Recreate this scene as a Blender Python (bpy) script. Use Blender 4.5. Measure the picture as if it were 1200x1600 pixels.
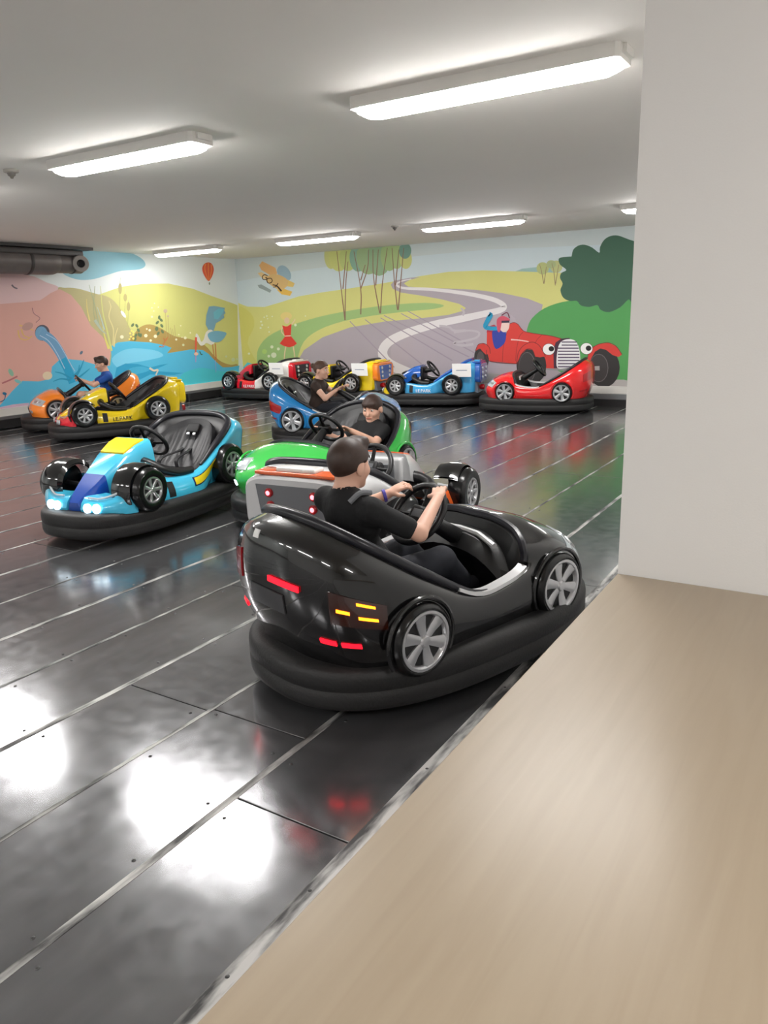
import bpy, math, random
import numpy as np
from mathutils import Vector, Matrix

random.seed(7)
for o in list(bpy.data.objects):
    bpy.data.objects.remove(o)
C = bpy.context.scene.collection
S = bpy.context.scene
PI = math.pi

# ---------------------------------------------------------------- camera
CAM_H = 1.55
YAW, PIT, ROL, FPX = math.radians(32.365), math.radians(-14.660), math.radians(-1.828), 1192.3
_f = np.array([-math.sin(YAW) * math.cos(PIT), math.cos(YAW) * math.cos(PIT), math.sin(PIT)])
_r0 = np.array([math.cos(YAW), math.sin(YAW), 0.0])
_u0 = np.cross(_r0, _f)
_r = math.cos(ROL) * _r0 + math.sin(ROL) * _u0
_u = -math.sin(ROL) * _r0 + math.cos(ROL) * _u0
cd = bpy.data.cameras.new('camera')
cam = bpy.data.objects.new('camera', cd)
C.objects.link(cam)
cam.matrix_world = Matrix(((_r[0], _u[0], -_f[0], 0), (_r[1], _u[1], -_f[1], 0), (_r[2], _u[2], -_f[2], CAM_H), (0, 0, 0, 1)))
cd.sensor_fit = 'VERTICAL'
cd.sensor_height = 24.0
cd.lens = FPX / 1600 * 24.0
cd.clip_start = 0.05
S.camera = cam

# ---------------------------------------------------------------- world, exposure
w = bpy.data.worlds.new('world')
S.world = w
w.use_nodes = True
w.node_tree.nodes['Background'].inputs[0].default_value = (0.8, 0.85, 0.9, 1)
w.node_tree.nodes['Background'].inputs[1].default_value = 0.02
LAMP = 52.0                       # radiance of the ceiling light diffusers
S.view_settings.view_transform = 'Standard'
S.view_settings.look = 'None'
S.view_settings.gamma = 1.0
S.view_settings.use_curve_mapping = False
S.view_settings.exposure = 0.25

# ---------------------------------------------------------------- room measures (metres)
XL, YB, ZC = -11.2, 12.3, 2.69          # left wall, back wall, ceiling
XR, YF = -0.55, -5.0                    # right wall face, front wall
YP = 2.12                               # white pier face
ZT = 0.80                               # counter top


def ray(x, y):
    return _r * (x - 600) / FPX - _u * (y - 800) / FPX + _f


def on_left(x, y):
    d = ray(x, y)
    t = XL / d[0]
    return np.array([XL, d[1] * t, CAM_H + d[2] * t])


def on_back(x, y):
    d = ray(x, y)
    t = YB / d[1]
    return np.array([d[0] * t, YB, CAM_H + d[2] * t])


# ---------------------------------------------------------------- materials
def lin(c):
    return tuple((v / 255 / 12.92) if v / 255 <= 0.04045 else ((v / 255 + 0.055) / 1.055) ** 2.4 for v in c)


MC = {}


def mat(name, rgb, rough=0.5, metal=0.0, coat=0.0, noise=0.0, nscale=8.0, bump=0.0, bscale=60.0, emit=0.0, spec=0.5, trans=0.0, alpha=1.0):
    if name in MC:
        return MC[name]
    m = bpy.data.materials.new(name)
    m.use_nodes = True
    nt = m.node_tree
    b = nt.nodes['Principled BSDF']
    c = lin(rgb)
    b.inputs['Base Color'].default_value = (*c, 1)
    b.inputs['Roughness'].default_value = rough
    b.inputs['Metallic'].default_value = metal
    b.inputs['Specular IOR Level'].default_value = spec
    b.inputs['Coat Weight'].default_value = coat
    b.inputs['Coat Roughness'].default_value = 0.04
    b.inputs['Transmission Weight'].default_value = trans
    if emit:
        b.inputs['Emission Color'].default_value = (*c, 1)
        b.inputs['Emission Strength'].default_value = emit
    if noise or bump:
        tc = nt.nodes.new('ShaderNodeTexCoord')
        nz = nt.nodes.new('ShaderNodeTexNoise')
        nz.inputs['Scale'].default_value = nscale
        nz.inputs['Detail'].default_value = 4
        nt.links.new(tc.outputs['Object'], nz.inputs['Vector'])
        if noise:
            mx = nt.nodes.new('ShaderNodeMix')
            mx.data_type = 'RGBA'
            mx.inputs['A'].default_value = (*[v * (1 - noise) for v in c], 1)
            mx.inputs['B'].default_value = (*[min(1, v * (1 + noise)) for v in c], 1)
            nt.links.new(nz.outputs['Fac'], mx.inputs['Factor'])
            nt.links.new(mx.outputs['Result'], b.inputs['Base Color'])
        if bump:
            n2 = nt.nodes.new('ShaderNodeTexNoise')
            n2.inputs['Scale'].default_value = bscale
            nt.links.new(tc.outputs['Object'], n2.inputs['Vector'])
            bp = nt.nodes.new('ShaderNodeBump')
            bp.inputs['Strength'].default_value = bump
            bp.inputs['Distance'].default_value = 0.01
            nt.links.new(n2.outputs['Fac'], bp.inputs['Height'])
            nt.links.new(bp.outputs['Normal'], b.inputs['Normal'])
    MC[name] = m
    return m


def paint(name, rgb):
    return mat('paint_' + name, rgb, rough=0.25, coat=1.0, noise=0.03, nscale=3, spec=0.25)


RUBBER = mat('bumper_rubber', (25, 24, 24), rough=0.55, noise=0.2, nscale=14, bump=0.15, bscale=90)
TYRE = mat('tyre_rubber', (16, 16, 17), rough=0.22, noise=0.15, nscale=20)
PLASTIC = mat('black_plastic', (20, 20, 21), rough=0.4, noise=0.15, nscale=20)
GLOSSBLACK = mat('gloss_black', (12, 12, 13), rough=0.12, coat=1.0, noise=0.1)
VINYL = mat('seat_vinyl', (23, 23, 26), rough=0.42, noise=0.15, nscale=10, bump=0.1, bscale=120)
TRIM = mat('trim_rubber', (30, 30, 36), rough=0.28, noise=0.15, nscale=20)
CHROME = mat('silver_rim', (200, 200, 202), rough=0.28, metal=0.85, noise=0.08, nscale=15)
SILVER = mat('silver_paint', (212, 212, 213), rough=0.3, metal=0.2, coat=0.6, noise=0.04)
DARKM = mat('dark_recess', (18, 18, 20), rough=0.6, noise=0.2)
LEDW = mat('led_white', (225, 245, 255), emit=3.0, noise=0.02)
LEDR = mat('led_red', (255, 20, 40), emit=1.6, noise=0.02)
LEDP = mat('led_pink', (255, 120, 130), emit=3.0, noise=0.02)
LEDO = mat('led_orange', (255, 130, 20), emit=4.0, noise=0.02)
LENSO = mat('amber_lens', (52, 18, 8), rough=0.15, coat=1.0, noise=0.1)
LENSR = mat('red_lens', (170, 16, 24), rough=0.15, coat=1.0, noise=0.1)
LENSW = mat('clear_lens', (205, 212, 215), rough=0.12, coat=1.0, noise=0.1, metal=0.3)
STEELBLUE = mat('grey_diffuser', (120, 128, 140), rough=0.35, metal=0.4, noise=0.1)
PAPER = mat('paper', (240, 240, 238), rough=0.7, noise=0.02)
PAPERINK = mat('paper_ink', (120, 130, 150), rough=0.7, noise=0.05)


# ---------------------------------------------------------------- mesh helpers
class MB:
    def __init__(s):
        s.v, s.f, s.m = [], [], []

    def add(s, verts, faces, mi=0):
        n = len(s.v)
        s.v += [tuple(float(c) for c in p) for p in verts]
        s.f += [tuple(i + n for i in f) for f in faces]
        s.m += [mi] * len(faces)
        return s

    def grid(s, G, cu=False, cv=False, mi=0, flip=False):
        """G: rows x cols x 3; cu closes the columns direction, cv closes rows."""
        G = np.asarray(G, float)
        R, K = G.shape[:2]
        fs = []
        for i in range(R if cv else R - 1):
            for j in range(K if cu else K - 1):
                a, b = i * K + j, i * K + (j + 1) % K
                c, d = ((i + 1) % R) * K + (j + 1) % K, ((i + 1) % R) * K + j
                fs.append((a, d, c, b) if flip else (a, b, c, d))
        return s.add(G.reshape(-1, 3), fs, mi)

    def loft(s, loops, caps=True, mi=0):
        L = [np.asarray(l, float) for l in loops]
        n = len(s.v)
        k = len(L[0])
        s.grid(np.array(L), cu=True, mi=mi)
        if caps:
            s.f.append(tuple(n + i for i in range(k))[::-1])
            s.m.append(mi)
            t = n + k * (len(L) - 1)
            s.f.append(tuple(t + i for i in range(k)))
            s.m.append(mi)
        return s

    def box(s, x0, x1, y0, y1, z0, z1, mi=0):
        v = [(x, y, z) for x in (x0, x1) for y in (y0, y1) for z in (z0, z1)]
        return s.add(v, [(0, 1, 3, 2), (4, 6, 7, 5), (0, 4, 5, 1), (2, 3, 7, 6), (0, 2, 6, 4), (1, 5, 7, 3)], mi)

    def rbox(s, c, size, rad=0.02, M=None, mi=0, n=3):
        """rounded box: superellipse-ish rounded loops stacked in z"""
        hx, hy, hz = [v / 2 for v in size]
        rad = min(rad, hx, hy, hz)
        loops = []
        zs = [(-hz + rad * (1 - math.cos(t)), rad * (1 - math.sin(t))) for t in np.linspace(0, PI / 2, n + 1)]
        zs = [(z, i) for z, i in zs] + [(-z, i) for z, i in reversed(zs)]
        for z, ins in zs:
            lp = []
            for qx, qy, a0 in ((1, 1, 0), (-1, 1, PI / 2), (-1, -1, PI), (1, -1, 1.5 * PI)):
                for t in np.linspace(0, PI / 2, n + 1):
                    rr = rad
                    lp.append((qx * (hx - rad) + (rr - ins) * math.cos(a0 + t), qy * (hy - rad) + (rr - ins) * math.sin(a0 + t), z))
            loops.append(lp)
        L = np.array(loops)
        if M is not None:
            L = L @ np.asarray(M).T
        L = L + np.asarray(c)
        return s.loft(list(L), True, mi)

    def tube(s, path, r, n=8, closed=False, mi=0, caps=True):
        P = np.asarray(path, float)
        K = len(P)
        rs = np.full(K, r) if np.isscalar(r) else np.asarray(r, float)
        loops = []
        up = None
        for i in range(K):
            if closed:
                t = P[(i + 1) % K] - P[i - 1]
            else:
                t = P[min(i + 1, K - 1)] - P[max(i - 1, 0)]
            t = t / (np.linalg.norm(t) + 1e-12)
            if up is None:
                up = np.array([0, 0, 1.0]) if abs(t[2]) < 0.9 else np.array([1.0, 0, 0])
            a = up - t * (up @ t)
            a /= np.linalg.norm(a) + 1e-12
            up = a
            b = np.cross(t, a)
            loops.append([P[i] + rs[i] * (math.cos(q) * a + math.sin(q) * b) for q in np.linspace(0, 2 * PI, n, endpoint=False)])
        if closed:
            return s.grid(np.array(loops), cu=True, cv=True, mi=mi)
        return s.loft(loops, caps, mi)

    def lathe(s, prof, c=(0, 0, 0), ax=(0, 1, 0), n=24, mi=0, a0=0, a1=2 * PI):
        """prof: list of (radius, along axis)"""
        ax = np.asarray(ax, float) / np.linalg.norm(ax)
        e = np.array([0, 0, 1.0]) if abs(ax[2]) < 0.9 else np.array([1.0, 0, 0])
        a = e - ax * (e @ ax)
        a /= np.linalg.norm(a)
        b = np.cross(ax, a)
        full = abs(a1 - a0 - 2 * PI) < 1e-6
        ang = np.linspace(a0, a1, n, endpoint=not full)
        G = [[np.asarray(c) + h * ax + r * (math.cos(q) * a + math.sin(q) * b) for q in ang] for r, h in prof]
        return s.grid(np.array(G), cu=full, mi=mi)

    def mesh(s, name, sharp=38):
        me = bpy.data.meshes.new(name)
        me.from_pydata(s.v, [], s.f)
        me.polygons.foreach_set('material_index', s.m)
        me.polygons.foreach_set('use_smooth', [True] * len(s.f))
        me.update()
        me.validate()
        try:
            me.set_sharp_from_angle(angle=math.radians(sharp))
        except Exception:
            pass
        return me


def obj(name, mb, mats, parent=None, sharp=38, label=None):
    me = mb.mesh(name, sharp) if isinstance(mb, MB) else mb
    o = bpy.data.objects.new(name, me)
    C.objects.link(o)
    if not isinstance(mats, (list, tuple)):
        mats = [mats]
    while len(me.materials) < len(mats):
        me.materials.append(None)
    for i, m in enumerate(mats):
        o.material_slots[i].link = 'OBJECT'
        o.material_slots[i].material = m
    if parent is not None:
        o.parent = parent
    if label:
        o['label'] = label
    return o


def empty(name, loc, rz=0.0, parent=None):
    o = bpy.data.objects.new(name, None)
    C.objects.link(o)
    o.empty_display_size = 0.1
    o.location = loc
    o.rotation_euler = (0, 0, rz)
    if parent is not None:
        o.parent = parent
    return o


def tag(o, label, cat, group=None, kind=None):
    if label:
        o['label'] = label
    if cat:
        o['category'] = cat
    if group:
        o['group'] = group
    if kind:
        o['kind'] = kind
    return o


def struct(name, mb, mats, parent=None):
    o = obj(name, mb, mats, parent)
    if parent is None:
        o['kind'] = 'structure'
    return o


def catmull(P, n, closed=False):
    P = np.asarray(P, float)
    K = len(P)
    out = []
    segs = K if closed else K - 1
    for i in range(segs):
        if closed:
            p0, p1, p2, p3 = P[i - 1], P[i], P[(i + 1) % K], P[(i + 2) % K]
        else:
            p1, p2 = P[i], P[i + 1]
            p0 = P[i - 1] if i > 0 else 2 * p1 - p2
            p3 = P[i + 2] if i + 2 < K else 2 * p2 - p1
        for t in np.arange(n) / n:
            out.append(0.5 * ((2 * p1) + (-p0 + p2) * t + (2 * p0 - 5 * p1 + 4 * p2 - p3) * t * t + (-p0 + 3 * p1 - 3 * p2 + p3) * t ** 3))
    if not closed:
        out.append(P[-1])
    return np.array(out)


def normals(G, cu):
    if cu:
        du = np.roll(G, -1, 1) - np.roll(G, 1, 1)
    else:
        du = np.gradient(G, axis=1)
    dv = np.gradient(G, axis=0)
    n = np.cross(dv, du)
    return n / (np.linalg.norm(n, axis=2, keepdims=True) + 1e-12)


# ================================================================ THE SETTING
WHITEWALL = mat('white_wall_paint', (228, 227, 225), rough=0.7, noise=0.02, nscale=3, bump=0.05, bscale=200)
CEIL = mat('ceiling_paint', (226, 222, 216), rough=0.8, noise=0.02, nscale=2)
SKYL = mat('mural_sky_left', (222, 228, 226), rough=0.6, noise=0.03, nscale=1.2)
SKYB = mat('mural_sky_back', (196, 206, 205), rough=0.6, noise=0.04, nscale=1.0)


def steel_floor():
    m = bpy.data.materials.new('worn_steel_plate')
    m.use_nodes = True
    nt = m.node_tree
    b = nt.nodes['Principled BSDF']
    tc = nt.nodes.new('ShaderNodeTexCoord')
    oi = nt.nodes.new('ShaderNodeObjectInfo')
    ad = nt.nodes.new('ShaderNodeVectorMath')
    nt.links.new(tc.outputs['Object'], ad.inputs[0])
    nt.links.new(oi.outputs['Location'], ad.inputs[1])
    mp = nt.nodes.new('ShaderNodeMapping')
    mp.inputs['Scale'].default_value = (5, 1.1, 1)
    nt.links.new(ad.outputs[0], mp.inputs['Vector'])
    n1 = nt.nodes.new('ShaderNodeTexNoise')
    n1.inputs['Scale'].default_value = 1.6
    n1.inputs['Detail'].default_value = 6
    nt.links.new(mp.outputs[0], n1.inputs['Vector'])
    n3 = nt.nodes.new('ShaderNodeTexNoise')
    n3.inputs['Scale'].default_value = 14
    n3.inputs['Detail'].default_value = 5
    nt.links.new(ad.outputs[0], n3.inputs['Vector'])
    cr = nt.nodes.new('ShaderNodeValToRGB')
    cr.color_ramp.elements[0].position = 0.3
    cr.color_ramp.elements[0].color = (0.27, 0.27, 0.28, 1)
    cr.color_ramp.elements[1].position = 0.75
    cr.color_ramp.elements[1].color = (0.36, 0.36, 0.375, 1)
    nt.links.new(n1.outputs['Fac'], cr.inputs['Fac'])
    nt.links.new(cr.outputs['Color'], b.inputs['Base Color'])
    b.inputs['Metallic'].default_value = 0.85
    rr = nt.nodes.new('ShaderNodeMapRange')
    rr.inputs['From Min'].default_value = 0.3
    rr.inputs['From Max'].default_value = 0.7
    rr.inputs['To Min'].default_value = 0.135
    rr.inputs['To Max'].default_value = 0.20
    nt.links.new(n3.outputs['Fac'], rr.inputs['Value'])
    nt.links.new(rr.outputs['Result'], b.inputs['Roughness'])
    n2 = nt.nodes.new('ShaderNodeTexNoise')
    n2.inputs['Scale'].default_value = 2.2
    n2.inputs['Detail'].default_value = 1
    nt.links.new(ad.outputs[0], n2.inputs['Vector'])
    bp = nt.nodes.new('ShaderNodeBump')
    bp.inputs['Strength'].default_value = 0.05
    bp.inputs['Distance'].default_value = 0.02
    nt.links.new(n2.outputs['Fac'], bp.inputs['Height'])
    nt.links.new(bp.outputs['Normal'], b.inputs['Normal'])
    return m


def seam_metal():
    m = bpy.data.materials.new('bare_seam_metal')
    m.use_nodes = True
    nt = m.node_tree
    b = nt.nodes['Principled BSDF']
    tc = nt.nodes.new('ShaderNodeTexCoord')
    n1 = nt.nodes.new('ShaderNodeTexNoise')
    oi = nt.nodes.new('ShaderNodeObjectInfo')
    ad = nt.nodes.new('ShaderNodeVectorMath')
    nt.links.new(tc.outputs['Object'], ad.inputs[0])
    nt.links.new(oi.outputs['Location'], ad.inputs[1])
    mp = nt.nodes.new('ShaderNodeMapping')
    mp.inputs['Scale'].default_value = (2.5, 0.45, 1)
    nt.links.new(ad.outputs[0], mp.inputs['Vector'])
    n1.inputs['Scale'].default_value = 9
    n1.inputs['Detail'].default_value = 6
    nt.links.new(mp.outputs[0], n1.inputs['Vector'])
    cr = nt.nodes.new('ShaderNodeValToRGB')
    cr.color_ramp.elements[0].position = 0.40
    cr.color_ramp.elements[0].color = (0.05, 0.05, 0.05, 1)
    cr.color_ramp.elements[1].position = 0.62
    cr.color_ramp.elements[1].color = (0.55, 0.54, 0.52, 1)
    nt.links.new(n1.outputs['Fac'], cr.inputs['Fac'])
    nt.links.new(cr.outputs['Color'], b.inputs['Base Color'])
    b.inputs['Metallic'].default_value = 0.35
    b.inputs['Roughness'].default_value = 0.5
    return m


STEEL = steel_floor()
SEAM = seam_metal()

# floor: base slab, plates, seam strips
XF1 = -0.62
floor = struct('floor', MB().box(XL - 0.1, XF1, YF, YB + 0.1, -0.12, -0.012), mat('subfloor', (40, 40, 42), rough=0.7, noise=0.1))
seams = [-1.155]
while seams[-1] - 0.487 > XL + 0.1:
    seams.append(seams[-1] - 0.487)
pw = 0.487 - 0.012
plate_cache = {}


def plate(L, wd):
    key = (round(L, 2), round(wd, 3))
    if key not in plate_cache:
        b = MB()
        h, e = 0.012, 0.002
        lo = [(-wd / 2, -L / 2, -h), (wd / 2, -L / 2, -h), (wd / 2, L / 2, -h), (-wd / 2, L / 2, -h)]
        mid = [(x, y, -e) for x, y, z in lo]
        hi = [(x * (1 - e / wd * 2), y * (1 - e / L * 2), 0) for x, y, z in lo]
        b.loft([lo, mid, hi])
        plate_cache[key] = b.mesh('steel_plate')
    return plate_cache[key]


PL = 2.5
for k, sx in enumerate(seams):
    off = (0.9, 0.5, 0.52, 1.85)[k % 4]
    y = YF - off
    wd = pw if sx - 0.487 > XL + 0.1 else (sx - XL)
    cx = sx - 0.006 - wd / 2
    while y < YB:
        y0, y1 = max(y, YF), min(y + PL, YB)
        if y1 - y0 > 0.05:
            o = obj('steel_plate', plate(y1 - y0 - 0.006, wd), STEEL, floor)
            o.location = (cx, (y0 + y1) / 2, 0)
        y += PL
# border plates between the edge strip and the parapet
o = obj('steel_plate', plate(YB - YF, abs(-1.155 - XF1) - 0.01), STEEL, floor)
o.location = ((-1.155 + XF1) / 2, (YB + YF) / 2, 0)
for k, sx in enumerate(seams):
    hw = (0.024 if k == 0 else (0.014 if k % 2 else 0.009))
    b = MB().box(-hw, hw, YF, YB, -0.004, 0.0012)
    o = obj('seam_strip', b, SEAM, floor)
    o.location = (sx, 0, 0)
# screw heads along the seams, too small to count
b = MB()
for k, sx in enumerate(seams[:9]):
    yy = 0.3 + random.random() * 0.3
    while yy < 7:
        for dx in ((0,) if k == 0 else (-0.05, 0.05)):
            if random.random() < 0.8:
                b.lathe([(0.0, 0.003), (0.0045, 0.0025), (0.0065, 0.001), (0.007, 0.0)][::-1], (sx + dx + random.uniform(-.006, .006), yy + random.uniform(-.03, .03), 0.0), (0, 0, 1), 8)
        yy += 0.33
o = obj('floor_screws', b, mat('screw_steel', (90, 90, 90), rough=0.4, metal=0.9, noise=0.2), floor)
o['kind'] = 'stuff'

# walls
struct_ceiling = struct('ceiling', MB().box(XL - 0.1, 3.6, YF - 0.1, YB + 0.1, ZC, ZC + 0.15), CEIL)
wall_left = struct('wall_left', MB().box(XL - 0.15, XL, YF - 0.1, YB + 0.1, -0.1, ZC), SKYL)
wall_back = struct('wall_back', MB().box(XL, 0.0, YB, YB + 0.15, -0.1, ZC), SKYB)
struct('wall_front', MB().box(XL, 3.6, YF - 0.15, YF, -0.1, ZC), WHITEWALL)
struct('wall_right', MB().box(XR, -0.3, YP + 0.15, YB, -0.1, ZC), WHITEWALL)
struct('wall_pier', MB().box(XR, 3.6, YP, YP + 0.15, -0.1, ZC), WHITEWALL)
struct('wall_booth', MB().box(3.5, 3.65, YF, YP, -0.1, ZC), WHITEWALL)
struct('wall_parapet', MB().box(XR + 0.03, XR + 0.15, YF, YP, -0.1, ZT - 0.034), WHITEWALL)
struct('floor_booth', MB().box(XR + 0.15, 3.5, YF, YP, -0.12, 0.0), mat('booth_floor', (120, 110, 100), rough=0.6, noise=0.1))


def wood_top():
    m = bpy.data.materials.new('beige_wood_laminate')
    m.use_nodes = True
    nt = m.node_tree
    b = nt.nodes['Principled BSDF']
    tc = nt.nodes.new('ShaderNodeTexCoord')
    mp = nt.nodes.new('ShaderNodeMapping')
    mp.inputs['Scale'].default_value = (16, 1.1, 1)
    nt.links.new(tc.outputs['Object'], mp.inputs['Vector'])
    nz = nt.nodes.new('ShaderNodeTexNoise')
    nz.inputs['Scale'].default_value = 2.2
    nz.inputs['Detail'].default_value = 6
    nz.inputs['Distortion'].default_value = 0.8
    nt.links.new(mp.outputs[0], nz.inputs['Vector'])
    cr = nt.nodes.new('ShaderNodeValToRGB')
    cr.color_ramp.elements[0].position = 0.25
    cr.color_ramp.elements[0].color = (*lin((169, 152, 129)), 1)
    cr.color_ramp.elements[1].position = 0.75
    cr.color_ramp.elements[1].color = (*lin((177, 161, 138)), 1)
    nt.links.new(nz.outputs['Fac'], cr.inputs['Fac'])
    nt.links.new(cr.outputs['Color'], b.inputs['Base Color'])
    b.inputs['Roughness'].default_value = 0.34
    return m


ctr = obj('counter_top', MB().rbox(((XR + 0.62) / 2, (YP + YF) / 2, ZT - 0.016), (0.62 - XR, YP - YF - 0.004, 0.032), 0.004), wood_top())
tag(ctr, 'beige wood laminate counter top running up to the white pier', 'counter')

# skirting and kerb
BASEW = mat('baseboard_white', (214, 212, 206), rough=0.5, noise=0.04)
ALU = mat('aluminium_trim', (150, 152, 154), rough=0.4, metal=0.7, noise=0.1)
KERB = mat('kerb_rubber', (34, 33, 34), rough=0.5, noise=0.2)
bb = struct('baseboard_back', MB().box(XL, XR, YB - 0.05, YB, 0.19, 0.30), BASEW)
obj('metal_strip', MB().box(XL, XR, YB - 0.14, YB - 0.05, 0.11, 0.19), ALU, bb)
obj('rubber_kerb', MB().box(XL, XR, YB - 0.20, YB - 0.0, 0.0, 0.11), KERB, bb)
bl = struct('baseboard_left', MB().box(XL, XL + 0.05, YF, YB - 0.2, 0.19, 0.30), BASEW)
obj('metal_strip', MB().box(XL + 0.05, XL + 0.12, YF, YB - 0.2, 0.15, 0.19), ALU, bl)
obj('rubber_kerb', MB().box(XL, XL + 0.17, YF, YB - 0.2, 0.02, 0.15), KERB, bl)
kp = MB().rbox((0, 0, 0.08), (0.05, 0.06, 0.16), 0.01).mesh('kerb_post')
yy = YF + 0.5
while yy < YB - 0.4:
    o = obj('kerb_post', kp, KERB, bl)
    o.location = (XL + 0.2, yy, 0)
    yy += 1.0

# ================================================================ THE MURAL (flat paint on the two walls)
layer = {'L': 0, 'B': 0}


def flat(c):
    n = 'mural_%d_%d_%d' % c
    return mat(n, c, rough=0.62, noise=0.045, nscale=1.5)


def paintshape(wl, name, pts, rgb, lay=None, smooth=0, faces=None):
    P = np.asarray(pts, float)
    if smooth:
        P = catmull(P, smooth, True)
    layer[wl] += 1
    off = 0.0006 + 0.00007 * layer[wl]
    W = []
    for x, y in P:
        q = on_left(x, y) if wl == 'L' else on_back(x, y)
        q[2] = min(max(q[2], 0.2), ZC - 0.002)
        if wl == 'L':
            q[1] = min(max(q[1], YF + 0.1), YB - 0.001)
            q[0] = XL + off
        else:
            q[0] = min(max(q[0], XL + 0.001), XR - 0.001)
            q[1] = YB - off
        W.append(q)
    # drop coincident neighbours
    V = [W[0]]
    for q in W[1:]:
        if np.linalg.norm(q - V[-1]) > 1e-4:
            V.append(q)
    if faces is None:
        a = np.array(V)
        uu = a[:, 1] if wl == 'L' else -a[:, 0]
        ar = np.sum(uu * np.roll(a[:, 2], -1) - np.roll(uu, -1) * a[:, 2])
        idx = list(range(len(V)))
        if (ar < 0):
            idx.reverse()
        if wl == 'L':
            pass
        fc = [tuple(idx)]
    else:
        fc, V = faces, W
    return obj(name, MB().add(V, fc), flat(rgb), wall_left if wl == 'L' else wall_back)


def ell(wl, name, cx, cy, rx, ry, rgb, rot=0, n=20):
    t = np.linspace(0, 2 * PI, n, endpoint=False)
    c, s = math.cos(rot), math.sin(rot)
    return paintshape(wl, name, [(cx + rx * math.cos(a) * c - ry * math.sin(a) * s, cy + rx * math.cos(a) * s + ry * math.sin(a) * c) for a in t], rgb)


def stroke(wl, name, pts, w0, w1, rgb, sm=5):
    P = catmull(pts, sm) if sm and len(pts) > 2 else np.asarray(pts, float)
    K = len(P)
    T = np.gradient(P, axis=0)
    T /= np.linalg.norm(T, axis=1, keepdims=True) + 1e-9
    N = np.c_[-T[:, 1], T[:, 0]]
    ww = np.linspace(w0, w1, K)[:, None] / 2
    A, B = P + N * ww, P - N * ww
    pts2 = np.r_[A, B]
    fc = [(i, i + 1, K + i + 1, K + i) for i in range(K - 1)]
    return paintshape(wl, name, pts2, rgb, faces=fc)


def many(wl, name, spots, rgb, n=8):
    for x, y, r in spots:
        ell(wl, name, x, y, r, r, rgb, n=n)


# ---- left wall
def zl(pts):      # crop (0,370)-(380,700) at 3.158
    return [(x / 3.158, 370 + y / 3.158) for x, y in pts]


paintshape('L', 'mural_cloud', zl([(330, 60), (560, 55), (680, 95), (718, 135), (690, 160), (600, 168), (540, 185), (470, 207), (400, 213), (340, 198), (305, 172), (300, 110)]), (140, 190, 204), smooth=4)
paintshape('L', 'mural_pale_cliff', [(-300, 470), (-120, 440), (0, 428), (45, 430), (72, 441), (92, 452), (60, 480), (0, 490), (-300, 540)], (222, 190, 190), smooth=4)
paintshape('L', 'mural_pale_cloud', [(-300, 430), (-100, 408), (20, 424), (70, 428), (90, 420), (60, 395), (-100, 385), (-300, 380)], (190, 196, 200), smooth=4)
paintshape('L', 'mural_yellow_hill', [(150, 462), (172, 454), (190, 448), (222, 443.5), (263, 443), (301, 451), (332, 463), (364, 474), (371, 477), (373, 590), (300, 590), (200, 560), (170, 530)], (208, 208, 128), smooth=0)
paintshape('L', 'mural_olive_hill', zl([(285, 262), (320, 252), (380, 255), (470, 280), (540, 300), (590, 350), (630, 430), (660, 500), (640, 560), (560, 560), (540, 640), (430, 560), (330, 400)]), (186, 178, 128), smooth=4)
paintshape('L', 'mural_pink_cliff', [(-300, 540), (-150, 495), (-60, 480), (0, 475), (40, 472), (63, 469), (79, 458), (93, 451.5), (111, 461), (127, 480), (142, 509), (160, 526), (171, 541), (173, 550), (171, 562), (168, 640), (60, 660), (-300, 760)], (216, 166, 154))
paintshape('L', 'mural_brown_bank', zl([(640, 520), (655, 490), (690, 447), (740, 432), (800, 455), (860, 490), (940, 505), (1010, 535), (1050, 580), (1090, 615), (1140, 632), (1170, 628), (1168, 660), (1080, 690), (950, 640), (820, 620), (700, 560)]), (176, 150, 86), smooth=3)
paintshape('L', 'mural_water', [(-300, 800), (-300, 720), (-100, 670), (-30, 645), (0, 633), (19, 611), (35, 595), (60, 596), (79, 592), (81, 573), (95, 560), (127, 563), (160, 573), (172, 571), (174, 556), (173, 541), (184, 535), (203, 533), (234, 535), (256, 539), (268, 543.5), (261, 552), (280, 549), (298, 546), (317, 547), (326, 553), (336, 564), (348, 574), (362, 573.5), (374, 571), (374, 640), (200, 660), (0, 700)], (84, 186, 222))
paintshape('L', 'mural_water_light', [(175, 560), (200, 545), (240, 547), (255, 556), (230, 563), (200, 568), (185, 575)], (124, 206, 236), smooth=4)
paintshape('L', 'mural_water_teal', [(280, 590), (310, 575), (345, 580), (372, 585), (372, 612), (300, 618)], (74, 196, 210), smooth=3)
paintshape('L', 'mural_pink_shore', [(-40, 648), (20, 632), (70, 630), (60, 642), (0, 655), (-60, 665)], (200, 172, 190), smooth=3)
paintshape('L', 'mural_wave', zl([(565, 690), (575, 645), (620, 625), (680, 628), (740, 645), (790, 632), (830, 626), (800, 640), (745, 660), (800, 665), (905, 672), (860, 682), (740, 680), (690, 705), (620, 712)]), (44, 158, 200))
paintshape('L', 'mural_wave', zl([(640, 650), (700, 640), (740, 655), (700, 672), (640, 680)]), (70, 176, 214), smooth=3)
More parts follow.
